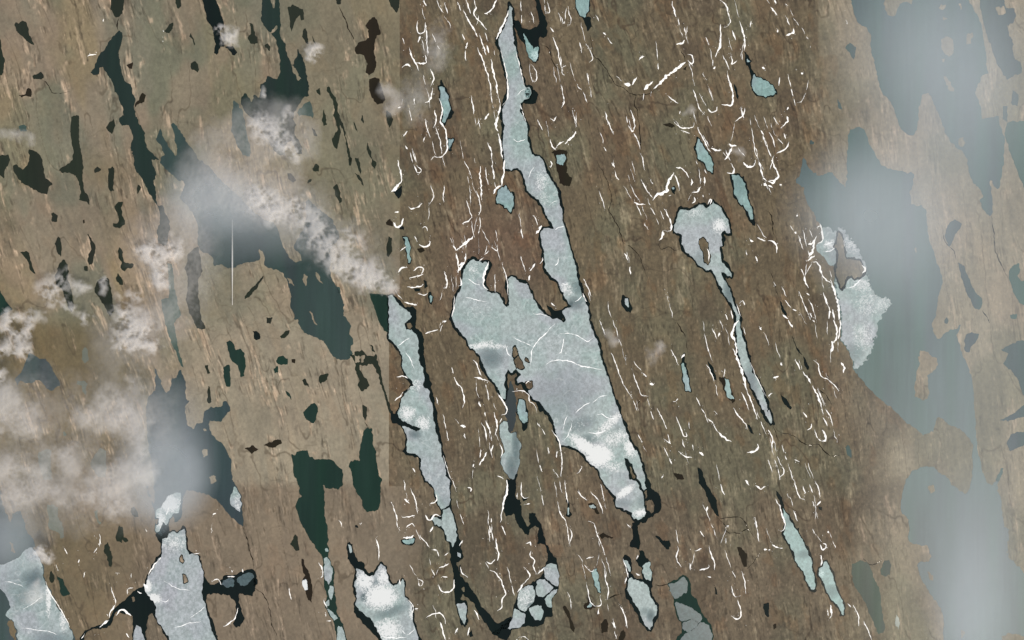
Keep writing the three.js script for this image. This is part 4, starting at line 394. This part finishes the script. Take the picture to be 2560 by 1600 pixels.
  shift(62, 52, 38, ss(0.012, 0.002, line2) * 0.38 * (1 - wr * 0.6) * (1 - wl * 0.6) * ss(0.5, 0.62, big));
  // turf hummocks, frost scars and peat slots drawn out along the flutes
  const tick = vn(s / 3.4 + 611, py / 17 + 3), tick2 = vn(s / 2.6 + 931, py / 11 + 60), rib = fbm(px / 13 + 40, py / 15, 2);
  shift(r * 0.66, g * 0.64, b * 0.6, ss(0.74, 0.9, tick) * (0.3 + 0.7 * ss(0.42, 0.6, mid)) * (1 - 0.6 * wr) * 0.7 * (wl > 0.3 ? 0.12 + bare : 1));
  shift(r * 1.3 + 6, g * 1.28 + 6, b * 1.28 + 8, ss(0.76, 0.92, tick2) * ss(0.4, 0.58, rib) * (1 - 0.5 * wr) * 0.7 * (wl > 0.3 ? 0.15 + bare : 1));
  shift(r * 1.06, g * 0.86, b * 0.72, ss(0.58, 0.74, fbm(s / 30 + 210, py / 55 + 8, 4)) * 0.28 * (1 - wr) * (1 - 0.7 * wl));
  g += 1 + 2.5 * Math.max(wr, wl * 0.6); b += 2 + wl;
  const k = 1 + (1 - 0.5 * wr) * ((wl > 0.3 ? 0.12 + bare : 0.4 + bare) * ((st1 - 0.5) * 0.12 + (st2 - 0.5) * 0.15 + (st3 - 0.5) * 0.13) + ((fine - 0.5) * 0.34 + (gr - 0.5) * 0.12) * (wl > 0.3 ? 0.55 : 1)) + (mid - 0.5) * 0.22;
  return [r * k, g * k, b * k];
}
function byteTexture(w, h, fn, srgb = true) {
  const a = new Uint8Array(w * h * 4);
  for (let j = 0; j < h; j++) for (let i = 0; i < w; i++) { const c = fn(i, j), o = (j * w + i) * 4; a[o] = clamp(c[0], 0, 255); a[o + 1] = clamp(c[1], 0, 255); a[o + 2] = clamp(c[2], 0, 255); a[o + 3] = 255; }
  const t = new THREE.DataTexture(a, w, h); t.magFilter = THREE.LinearFilter; t.minFilter = THREE.LinearFilter; if (srgb) t.colorSpace = THREE.SRGBColorSpace; t.needsUpdate = true; return t;
}
const toAlb = c => { const f = v => { v = lin(clamp(v, 0, 255)) * ALB; return 255 * (v <= 0.0031308 ? v * 12.92 : 1.055 * Math.pow(v, 1 / 2.4) - 0.055); }; return [f(c[0]), f(c[1]), f(c[2])]; };
const GTW = 2048, GTH = 1408;
const groundMap = byteTexture(GTW, GTH, (i, j) => toAlb(groundColour(TX0 + (i + 0.5) / GTW * TW, TY0 + (j + 0.5) / GTH * TH)));
groundMap.wrapS = groundMap.wrapT = THREE.MirroredRepeatWrapping;
const groundMat = new THREE.MeshStandardMaterial({ map: groundMap, roughness: 0.95 });
{
  const xs = [-9000, -5000, -2500, -1200, -600], ys = [-9000, -5000, -2500, -1200, -600];
  for (let i = 0; i < GNX; i++) xs.push(GX0 + i * GS); for (let j = 0; j < GNY; j++) ys.push(GY0 + j * GS);
  xs.push(3200, 3800, 5200, 8000, 12000); ys.push(2300, 2900, 4200, 7000, 11000);
  const n = xs.length, m = ys.length, P = new Float32Array(n * m * 3), V = new Float32Array(n * m * 2), I = new Uint32Array((n - 1) * (m - 1) * 6);
  let o = 0;
  for (let j = 0; j < m; j++) for (let i = 0; i < n; i++) {
    const v = j * n + i, x = xs[i], y = ys[j], inside = i > 4 && i < n - 5 && j > 4 && j < m - 5;
    P[v * 3] = WX(x); P[v * 3 + 1] = inside ? groundY(x, y) : 0; P[v * 3 + 2] = WZ(y);
    V[v * 2] = (x - TX0) / TW; V[v * 2 + 1] = (y - TY0) / TH;
    if (i < n - 1 && j < m - 1) { I[o++] = v; I[o++] = v + n; I[o++] = v + n + 1; I[o++] = v; I[o++] = v + n + 1; I[o++] = v + 1; }
  }
  const g = new THREE.BufferGeometry();
  g.setAttribute('position', new THREE.BufferAttribute(P, 3)); g.setAttribute('uv', new THREE.BufferAttribute(V, 2)); g.setIndex(new THREE.BufferAttribute(I, 1)); g.computeVertexNormals();
  const ground = new THREE.Mesh(g, groundMat); ground.name = 'ground';
  ground.userData = { kind: 'structure', label: 'brown and tan ice-fluted tundra plain', category: 'ground' };
  scene.add(ground);
}
// ---------- water ----------
const waterMap = byteTexture(512, 512, (i, j) => {
  const x = i / 512 * 4 * 6, y = j / 512 * 4, k = 214 + 24 * (vn(x * 0.5, y) - 0.5) + 14 * (vn(x * 3 + 9, y * 2.5) - 0.5) + 12 * (h2(i, j) - 0.5), t = 14 * (vn(x * 0.7 + 40, y * 0.8 + 5) - 0.5);
  return [k + t, k - t * 0.6, k + t * 0.5];
});
waterMap.wrapS = waterMap.wrapT = THREE.MirroredRepeatWrapping; waterMap.repeat.set(7, 2.6);
const waterMats = {};
const windy = { r: 0.5, h: 0.42, s: 0.42, m: 0.42 };
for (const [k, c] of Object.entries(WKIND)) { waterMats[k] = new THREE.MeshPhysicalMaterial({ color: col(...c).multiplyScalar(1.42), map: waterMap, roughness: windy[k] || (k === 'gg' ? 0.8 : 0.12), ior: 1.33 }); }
// ---------- ice: grey-white, with wind-packed snow grains and dark thaw patches ----------
const E = (str) => str.split(';').map(e => { const [t, p, r, v, a] = e.split(' '); const [x, y] = p.split(',').map(Number), [rx, ry] = r.split(',').map(Number); return [+t[0] * 640 + x * U, +t[1] * 400 + y * U, rx * U, ry * U, +v, Math.cos((+a || 0) * Math.PI / 180), Math.sin((+a || 0) * Math.PI / 180)]; });
const DUST = E('22 70,120 20,7 .9 35;22 82,128 14,12 1;22 92,98 22,5 .7 -42;22 98,112 18,9 .6 -20;22 112,120 8,12 .7;22 95,138 10,7 .5;23 107,11 12,4 .9 -35;23 121,31 8,4 .8 -15;21 28,20 8,12 .5;21 30,36 8,8 .4;21 52,122 7,7 .6;12 212,24 18,4 .7 -10;12 228,25 14,3 .6;22 64,100 20,6 .3 -30;13 118,110 17,13 .95;13 103,95 10,11 .8;13 120,92 7,10 .8;13 125,142 14,12 .8;13 148,124 4,10 .7;12 143,88 9,8 .7;12 158,97 8,8 .7;12 150,62 8,7 .5;03 160,22 12,10 .9;03 152,38 5,10 .8;03 165,60 14,10 .5;03 138,100 6,8 1;03 145,112 8,5 1;03 225,20 4,10 .5;03 46,108 3,22 .8;03 60,132 4,14 .6;31 90,118 12,8 .6;31 80,80 12,10 .5;31 108,136 14,10 .45;31 95,135 16,14 .45;32 90,15 12,16 .45;31 58,80 7,6 .7;21 196,62 8,8 .7;21 172,50 12,5 .4;20 22,52 5,6 .6;33 50,88 4,5 .6;22 40,20 30,20 .2;23 24,86 14,12 .4;23 12,112 10,14 .5;03 20,140 20,12 .2;11 205,104 8,10 .4;11 208,140 20,14 .25;13 46,99 4,7 .9');
const LILAC = E('03 168,105 40,60 .9;22 45,75 34,34 .8;22 30,20 40,22 .5;21 40,90 14,30 .5;12 160,120 16,30 .5;03 30,120 40,40 .5;11 208,130 26,24 .3');
const THAW = E('12 222,36 11,9 .55;22 45,72 30,24 .25;22 65,98 14,7 .45 -20;22 60,55 22,12 .15;22 72,112 8,4 .5;13 102,111 3,4 1;13 128,124 16,5 .45 -20;13 112,98 14,3 .4 -40;23 131,128 4,6 .8;23 126,124 5,4 .4;23 124,20 6,6 .4;23 105,22 10,4 .35;22 4,120 4,26 .7;22 0,140 6,14 .7;12 150,108 6,4 .6;13 178,20 5,5 .2;03 30,92 12,8 .55;03 22,110 10,8 .4;03 50,150 20,6 .4;03 20,100 22,20 .2;21 64,120 8,8 .5;21 60,135 8,6 .6;21 56,136 3,4 .9;23 17,117 4,4 .6;33 34,70 6,4 .5;33 60,105 8,6 .4;33 20,38 4,6 .4;22 226,60 6,20 .5;21 205,125 5,16 .7;21 178,95 6,10 .3;31 66,90 16,20 .3;32 82,30 8,10 .35;32 97,37 3,2 1;21 215,22 6,14 .3');
const blob = (list, x, y) => { let v = 0; for (const [cx, cy, rx, ry, a, c, s] of list) { const dx = x - cx, dy = y - cy; if (dx * dx + dy * dy > 1.7 * (rx * rx + ry * ry)) continue; const ux = (dx * c + dy * s) / rx, uy = (dy * c - dx * s) / ry, q = 1 - (ux * ux + uy * uy) * 0.62; if (q > 0) v = Math.max(v, a * q); } return v; };
const ITW = 2048, ITH = 1408, MASK = new Uint8Array(ITW * ITH);
for (const L of LAKES) for (const p of L.I) { const [x0, y0, x1, y1] = bounds([p], 12); for (let j = Math.max(0, Math.floor((y0 - TY0) / TH * ITH)); j < Math.min(ITH, (y1 - TY0) / TH * ITH); j++) MASK.fill(1, j * ITW + Math.max(0, Math.floor((x0 - TX0) / TW * ITW)), j * ITW + Math.min(ITW, Math.ceil((x1 - TX0) / TW * ITW))); }
const iceMap = byteTexture(ITW, ITH, (i, j) => {
  if (!MASK[j * ITW + i]) return [150, 165, 165];
  const x = TX0 + (i + 0.5) / ITW * TW, y = TY0 + (j + 0.5) / ITH * TH;
  const n = fbm(x / 46, y / 58, 5), f = fbm(x / 5 + 9, y / 6, 3), g = h2(i, j);
  let r = 166, gg = 182, b = 181;
  const teal = ss(0.4, 0.68, n) * 0.55;
  r = mixv(r, 144, teal); gg = mixv(gg, 170, teal); b = mixv(b, 166, teal);
  const violet = ss(0.45, 0.7, fbm(x / 60 + 70, y / 60, 2)) * 0.5; r = mixv(r, 172, violet); gg = mixv(gg, 174, violet); b = mixv(b, 184, violet);
  const li = blob(LILAC, x, y) * (0.25 + 0.5 * f); r = mixv(r, 180, clamp(li)); gg = mixv(gg, 180, clamp(li)); b = mixv(b, 190, clamp(li));
  const th = blob(THAW, x, y) * (0.55 + 0.9 * f);
  r = mixv(r, 72, clamp(th)); gg = mixv(gg, 92, clamp(th)); b = mixv(b, 96, clamp(th));
  const k = 1 + (f - 0.5) * 0.3 + (g - 0.5) * 0.14; r *= k; gg *= k; b *= k;
  // snow grains: thin dusting everywhere, thick where it has drifted
  const d = blob(DUST, x, y), grain = 0.5 * g + 0.3 * vn(x / 3.4, y / 3.4) + 0.2 * f;
  const vein = ss(0.03, 0.0, Math.abs(fbm(x / 34 + 800, y / 30, 3) - 0.5)) * ss(0.5, 0.62, n) * 0.35;
  const w = clamp(ss(1.02 - d * 0.95, 1.12 - d * 0.95, grain + 0.1) * (0.6 + 0.4 * d) + d * d * 0.35 + vein + ss(0.86, 0.96, grain) * 0.35);
  r = mixv(r, 236, w); gg = mixv(gg, 240, w); b = mixv(b, 240, w);
  return toAlb([r, gg, b]);
});
iceMap.wrapS = iceMap.wrapT = THREE.ClampToEdgeWrapping;
const iceMat = new THREE.MeshStandardMaterial({ map: iceMap, roughness: 0.62 });
const rottenMat = new THREE.MeshStandardMaterial({ map: iceMap, color: new THREE.Color().setRGB(0.22, 0.27, 0.29), roughness: 0.4 });
const tealMat = new THREE.MeshStandardMaterial({ map: iceMap, color: new THREE.Color().setRGB(0.72, 0.9, 0.89), roughness: 0.55 });
const snowMat = new THREE.MeshStandardMaterial({ color: new THREE.Color().setRGB(0.95, 0.945, 0.91), roughness: 0.85 });
const ridgeMat = new THREE.MeshStandardMaterial({ color: new THREE.Color().setRGB(0.9, 0.92, 0.92), roughness: 0.8 });

const rag = (x, y) => Math.max(0.06, 2.3 * vn(x / 4.2, y / 5) + 0.9 * vn(x / 13, y / 13 + 9) - 0.62);
// a low mound of snow along a line of photograph points
function mound(line, wpx, base, rise, sink, jit = 1) {
  let pl = line;
  if (pl.length > 2) { const c = new THREE.CatmullRomCurve3(pl.map(([x, y]) => new THREE.Vector3(x, 0, y)), false, 'centripetal'); const len = c.getLength(); pl = c.getSpacedPoints(Math.max(3, Math.round(len / 3))).map(p => [p.x, p.z]); }
  else { const [a, b] = pl, len = Math.hypot(b[0] - a[0], b[1] - a[1]), n = Math.max(3, Math.round(len / 4)); pl = Array.from({ length: n + 1 }, (_, i) => [mixv(a[0], b[0], i / n), mixv(a[1], b[1], i / n)]); }
  const n = pl.length, P = [], I = [];
  for (let i = 0; i < n; i++) {
    const a = pl[Math.max(0, i - 1)], b = pl[Math.min(n - 1, i + 1)], l = Math.hypot(b[0] - a[0], b[1] - a[1]) || 1, nx = -(b[1] - a[1]) / l, ny = (b[0] - a[0]) / l;
    const [x, y] = pl[i], t = i / (n - 1), taper = Math.min(1, 0.25 + 3.2 * Math.min(t, 1 - t));
    const o = (fbm(x / 11 + 3, y / 11, 2) - 0.5) * 3.2 * jit, wl = wpx * 0.5 * taper * rag(x + 40, y), wr = wpx * 0.5 * taper * rag(x, y + 60);
    const cx = x + nx * o, cy = y + ny * o;
    for (const [k, h] of [[-wl, -sink], [-wl * 0.75, rise * 0.45], [0, rise], [wr * 0.75, rise * 0.45], [wr, -sink]]) { const qx = cx + nx * k, qy = cy + ny * k; P.push(WX(qx), base(qx, qy) + h, WZ(qy)); }
    if (i) for (let k = 0; k < 4; k++) { const p = (i - 1) * 5 + k, q = i * 5 + k; I.push(p, p + 1, q, p + 1, q + 1, q); }
  }
  const g = new THREE.BufferGeometry(); g.setAttribute('position', new THREE.Float32BufferAttribute(P, 3)); g.setIndex(I); g.computeVertexNormals();
  return g;
}
const COLOURWORD = { b: 'black', d: 'dark olive', d2: 'dark green', dg: 'deep green', brown: 'dark brown', t: 'hazy teal', h: 'hazy blue', s: 'grey', m: 'hazy grey', pale: 'pale milky', gg: 'murky green', r: 'grey-blue', r2: 'pale grey', t2: 'pale teal', rot: 'slushy grey' };
function extent(polys) { const b = bounds(polys, 0); return [b[2] - b[0], b[3] - b[1], (b[0] + b[2]) / 2, (b[1] + b[3]) / 2]; }
const iceGroups = [];
for (const L of LAKES) {
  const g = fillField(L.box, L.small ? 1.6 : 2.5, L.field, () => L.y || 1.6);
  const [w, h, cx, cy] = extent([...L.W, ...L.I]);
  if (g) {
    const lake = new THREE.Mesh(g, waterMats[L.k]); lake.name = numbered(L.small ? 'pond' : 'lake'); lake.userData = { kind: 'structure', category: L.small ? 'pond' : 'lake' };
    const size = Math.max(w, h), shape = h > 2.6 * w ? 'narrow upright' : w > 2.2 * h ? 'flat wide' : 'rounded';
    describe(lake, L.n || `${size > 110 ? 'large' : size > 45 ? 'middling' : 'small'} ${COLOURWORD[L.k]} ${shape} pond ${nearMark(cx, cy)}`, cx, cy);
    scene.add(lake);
  }
  L.O.forEach((p, k) => {
    const gi = fillField(bounds([p], 10), 2, (x, y) => sdf(p, x + jagX(x, y), y + jagY(x, y)) + 0.8, (x, y, f) => 2.4 + clamp(f * 0.5, 0, 5) * (0.6 + 0.8 * vn(x / 6, y / 9)), { flat: false });
    if (!gi) return;
    const isl = new THREE.Mesh(gi, groundMat); isl.name = numbered('island'); isl.userData = { kind: 'structure', category: 'island' };
    const [iw, ih, ix, iy] = extent([p]); describe(isl, `${Math.max(iw, ih) > 60 ? 'large' : 'small'} ${ix > 2000 && ix > 2150 ? 'tan' : 'brown'} ${L.frayed && k === 0 ? 'cross-shaped ' : ''}island ${nearMark(ix, iy)}`, ix, iy); scene.add(isl);
  });
  L.I.forEach((p, k) => {
    const gi = fillField(bounds([p], 12), L.small ? 1.6 : 2.5, L.fIce(k), () => 3.4, { skirt: 1.5 });
    if (!gi) return;
    const t = new THREE.Group(); t.name = numbered('ice_sheet'); t.userData = { category: 'ice sheet' };
    const [, , ix, iy] = extent([p]); t.position.set(WX(ix), 3.4, WZ(iy)); gi.translate(-WX(ix), -3.4, -WZ(iy));
    const m = new THREE.Mesh(gi, L.rotten || (L.rot && L.rot.includes(k)) ? rottenMat : /teal|sliver|lens|star-|triangular|splinter|blue/.test(L.il) ? tealMat : iceMat); m.name = 'ice'; t.add(m);
    describe(t, (L.subs && L.subs[k]) || (L.I.length > 1 && k && !L.rotten ? `${L.il.includes('floe split') ? 'white ice floe' : 'small separate ice floe'} ${nearMark(ix, iy)}` : L.il), ix, iy);
    iceGroups.push([t, p, ix, iy]); scene.add(t);
  });
}
for (const r of RIDGES) {
  const [w, ...rest] = r.split(' '), line = pts(rest.join(' ')), [mx, my] = line[line.length >> 1];
  const host = iceGroups.find(([, p]) => sdf(p, mx, my) > 0) || iceGroups[0];
  const g = mound(line, +w * U * 1.1, () => 3.4, 2.2, 0.3, 1.2); g.translate(-WX(host[2]), -3.4, -WZ(host[3]));
  const m = new THREE.Mesh(g, ridgeMat); m.name = 'pressure_ridge'; host[0].add(m);
}
// ---------- streams ----------
for (const s of STREAMS) {
  const line = pts(s), g = mound(line, 2.1, (x, y) => Math.max(groundY(x, y), -0.3) + 0.3, 0.9, 1.5, 1.6);
  const m = new THREE.Mesh(g, waterMats.brown); m.name = numbered('stream'); m.userData = { kind: 'structure', category: 'stream' };
  const [mx, my] = line[line.length >> 1]; describe(m, `thin dark meandering stream ${nearMark(mx, my)}`, mx, my); scene.add(m);
}
// ---------- snowbanks ----------
const banks = [];
for (const [t, text] of Object.entries(SNOW)) for (const s of text.split(';')) {
  const [w, ...rest] = s.trim().split(/\s+/), line = pts(`@${t} ` + rest.join(' ')); let len = 0, turn = 0;
  for (let i = 1; i < line.length; i++) len += Math.hypot(line[i][0] - line[i - 1][0], line[i][1] - line[i - 1][1]);
  const a = line[0], b = line[line.length - 1]; turn = len / (Math.hypot(b[0] - a[0], b[1] - a[1]) + 1);
  const t0 = Math.hypot(line[1][0] - a[0], line[1][1] - a[1]);
  banks.push({ line, w: +w, len, turn, size: len * +w });
}
banks.sort((a, b) => b.size - a.size);
const snowBase = (x, y) => { const f = wetAt(x, y); return f > -3 ? 3.6 : Math.max(groundY(x, y), 0.2); };
const rest = [];
banks.forEach((B, i) => {
  const g = mound(B.line, Math.max(1.35, B.w * U * 1.02), snowBase, 3.2, 5);
  if (i >= 300) { rest.push(g); return; }
  const m = new THREE.Mesh(g, snowMat); m.name = numbered('snowbank'); m.userData = { category: 'snowbank', group: 'snowbanks left on the thawing plain' };
  const [mx, my] = B.line[B.line.length >> 1];
  const shape = B.turn > 1.9 ? 'hooked' : B.turn > 1.12 ? 'curved' : 'straight', th = B.w >= 1.7 ? 'thick' : B.w >= 1 ? 'narrow' : 'thin', ln = B.len > 90 ? 'long' : B.len > 40 ? '' : 'short';
  describe(m, `${[ln, th, shape].filter(Boolean).join(' ')} snowbank ${nearMark(mx, my)}`, mx, my);
  scene.add(m);
});
for (const B of banks) for (const end of [0, 1]) for (let n = 0; n < (B.len > 45 ? 2 : 1); n++) {   // thin dashes carrying each bank on along the flutes
  const l = B.line, a = end ? l[l.length - 1] : l[0], c = end ? l[l.length - 2] : l[1]; let dx = a[0] - c[0], dy = a[1] - c[1]; const d0 = Math.hypot(dx, dy) || 1, sg = dy < 0 ? -1 : 1; dx = mixv(dx / d0, 0.2 * sg, 0.6); dy = mixv(dy / d0, sg, 0.6);
  let x = a[0] + dx * (4 + rnd() * 6) + (n ? (rnd() - 0.5) * 26 : 0), y = a[1] + dy * (4 + rnd() * 6); const ln = []; const m = 3 + (rnd() * 4 | 0);
  for (let k = 0; k < m; k++) { ln.push([x, y]); x += dx * (6 + rnd() * 6) + (rnd() - 0.5) * 2.5; y += dy * (6 + rnd() * 6); }
  if (rnd() < 0.24 && ln.every(p => wetAt(p[0], p[1]) < -4 && p[0] > 985 && p[0] < 2110)) rest.push(mound(ln, 0.8 + rnd() * 0.8, snowBase, 2.4, 5));
}
{ // loose scraps of snow strung out round the banks: too many to count
  const fl = new THREE.IcosahedronGeometry(1, 0); const M = [], q = new THREE.Quaternion(), up = new THREE.Vector3(0, 1, 0), e = new THREE.Matrix4();
  for (const B of banks) for (let k = 0; k < Math.round(3 + B.len / 8); k++) {
    const i = Math.min(B.line.length - 2, (rnd() * (B.line.length - 1)) | 0), t = rnd(), x0 = mixv(B.line[i][0], B.line[i + 1][0], t), y0 = mixv(B.line[i][1], B.line[i + 1][1], t);
    const far = rnd() < 0.7 ? 4 : 20, x = x0 + (rnd() + rnd() - 1) * far, y = y0 + (rnd() + rnd() - 1) * far * 1.6, f = wetAt(x, y);
    const s = (0.35 + 0.75 * rnd() * rnd()) * S, long = s * (1 + 3 * rnd() * rnd());
    if (f > -3) continue;
    q.setFromAxisAngle(up, 0.2 + (rnd() - 0.5) * 0.9);
    e.compose(new THREE.Vector3(WX(x), groundY(x, y) + 0.8, WZ(y)), q, new THREE.Vector3(s * 0.6, 3.2, long)); M.push(e.clone());
  }
  const im = new THREE.InstancedMesh(fl, snowMat, M.length); M.forEach((m, i) => im.setMatrixAt(i, m));
  im.name = 'snow_scraps'; im.userData = { kind: 'stuff', label: 'countless small scraps of snow strewn round the snowbanks', category: 'snow' }; scene.add(im);
  if (rest.length) {
    const P = [], N = [], I = []; for (const g of rest) { const o = P.length / 3; for (const v of g.attributes.position.array) P.push(v); for (const v of g.attributes.normal.array) N.push(v); for (const v of g.index.array) I.push(v + o); }
    const g = new THREE.BufferGeometry(); g.setAttribute('position', new THREE.Float32BufferAttribute(P, 3)); g.setAttribute('normal', new THREE.Float32BufferAttribute(N, 3)); g.setIndex(I);
    const m = new THREE.Mesh(g, snowMat); m.name = 'snow_streaks'; m.userData = { kind: 'stuff', label: 'smallest thin snow streaks among the snowbanks', category: 'snow' }; scene.add(m);
  }
}
// ---------- clouds, and added veils imitating sun glint: billowed layers whose density thins out to nothing ----------
const cloudMat = new THREE.MeshStandardMaterial({ color: new THREE.Color().setRGB(0.82, 0.8, 0.78), roughness: 1, vertexColors: true, transparent: true, side: THREE.DoubleSide });
const glintVeilMat = cloudMat.clone(); glintVeilMat.color.setRGB(0.66, 0.73, 0.78);  // tint of the added veils that imitate glint on water
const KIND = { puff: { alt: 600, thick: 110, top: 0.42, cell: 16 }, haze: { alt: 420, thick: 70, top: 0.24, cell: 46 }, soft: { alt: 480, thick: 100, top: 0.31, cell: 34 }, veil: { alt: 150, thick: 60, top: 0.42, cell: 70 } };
CLOUDS.forEach(([label, kind, text], n) => {
  const K = KIND[kind], es = text.split(';').map(e => { const [t, p, r, v] = e.split(' '); const [x, y] = p.split(',').map(Number), [rx, ry] = r.split(',').map(Number); return [+t[0] * 640 + x * U, +t[1] * 400 + y * U, rx * U, ry * U, +v]; });
  const box = es.reduce((b, e) => [Math.min(b[0], e[0] - e[2] * 1.75), Math.min(b[1], e[1] - e[3] * 1.75), Math.max(b[2], e[0] + e[2] * 1.75), Math.max(b[3], e[1] + e[3] * 1.75)], [1e9, 1e9, -1e9, -1e9]);
  const body = (x, y) => {
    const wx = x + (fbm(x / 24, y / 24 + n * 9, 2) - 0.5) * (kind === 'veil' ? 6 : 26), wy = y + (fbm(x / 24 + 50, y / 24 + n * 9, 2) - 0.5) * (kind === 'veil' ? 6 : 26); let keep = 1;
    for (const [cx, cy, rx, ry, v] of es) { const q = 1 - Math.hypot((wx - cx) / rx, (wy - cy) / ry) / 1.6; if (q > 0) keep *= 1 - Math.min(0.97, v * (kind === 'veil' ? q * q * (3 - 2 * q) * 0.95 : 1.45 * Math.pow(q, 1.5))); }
    return 1 - keep;
  };
  const lumps = (x, y) => { const a = fbm(x / K.cell + n * 31, y / K.cell, 4), b = 1 - 2 * Math.abs(fbm(x / K.cell * 1.6 + 90, y / K.cell * 1.6 + n, 3) - 0.5), c = fbm(x / 6 + 7, y / 6 + n * 3, 2); return 0.64 * a + 0.1 * b + 0.26 * c; };
  const dens = (x, y) => {
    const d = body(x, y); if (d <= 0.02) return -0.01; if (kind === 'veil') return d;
    const l = lumps(x, y); if (kind === 'haze') return d * (0.45 + 1.1 * ss(0.3, 0.75, l)) - 0.02; return kind === 'puff' ? d * 1.45 * ss(0.38, 0.72, l + d * 0.12) + (l - 0.58) * 0.5 * d * (1.1 - d) - 0.02 : d * (0.25 + 1.05 * ss(0.3, 0.8, l + d * 0.1)) - 0.04;
  };
  const t = new THREE.Group(); t.name = numbered(kind === 'veil' ? 'glint_veil' : 'cloud'); t.userData = { label, category: kind === 'veil' ? 'added_glint' : 'cloud' };
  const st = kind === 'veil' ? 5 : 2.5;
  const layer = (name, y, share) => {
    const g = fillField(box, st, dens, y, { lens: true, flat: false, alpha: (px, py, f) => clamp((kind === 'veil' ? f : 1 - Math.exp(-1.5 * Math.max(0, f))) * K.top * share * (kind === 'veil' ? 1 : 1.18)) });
    if (!g) return; const m = new THREE.Mesh(g, kind === 'veil' ? glintVeilMat : cloudMat); m.name = name; t.add(m);
  };
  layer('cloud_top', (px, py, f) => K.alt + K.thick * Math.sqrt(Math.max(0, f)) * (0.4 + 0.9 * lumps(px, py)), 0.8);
  if (kind === 'puff' || kind === 'soft') layer('cloud_base', (px, py, f) => K.alt - K.thick * 0.2 * Math.max(0, f), 0.4);
  scene.add(t);
});
{ // thin straight white line, added to copy a scan streak
  const line = Array.from({ length: 40 }, (_, i) => [640 * 0 + 219.6 * U, 400 + (56 + i * 2.08) * U]), P = [], C = [], I = [];
  line.forEach(([x, y], i) => { const w = 0.7 + 0.9 * Math.sin(Math.PI * Math.min(1, i / 39 * 1.1 + 0.05)), k = 160, s = (EYE - k) / EYE, a = 0.25 + 0.5 * ss(0, 24, i); for (const [o, h, al] of [[-w, 0, 0], [0, 12, a], [w, 0, 0]]) { P.push(WX(x + o * 1.5) * s, k + h, WZ(y) * s); C.push(1, 1, 1, al); } if (i) for (let q = 0; q < 2; q++) { const p = (i - 1) * 3 + q, r = i * 3 + q; I.push(p, r, p + 1, p + 1, r, r + 1); } });
  const g = new THREE.BufferGeometry(); g.setAttribute('position', new THREE.Float32BufferAttribute(P, 3)); g.setAttribute('color', new THREE.Float32BufferAttribute(C, 4)); g.setIndex(I); g.computeVertexNormals();
  const m = new THREE.Mesh(g, cloudMat); m.name = 'added_scan_line'; m.userData = { label: 'added thin straight white scan line over the hazy angular lake', category: 'added scan line' }; scene.add(m);
}
settleLabels();
scene.traverse(o => { if (o.isMesh) { o.castShadow = true; o.receiveShadow = true; } });
renderer.render(scene, camera);
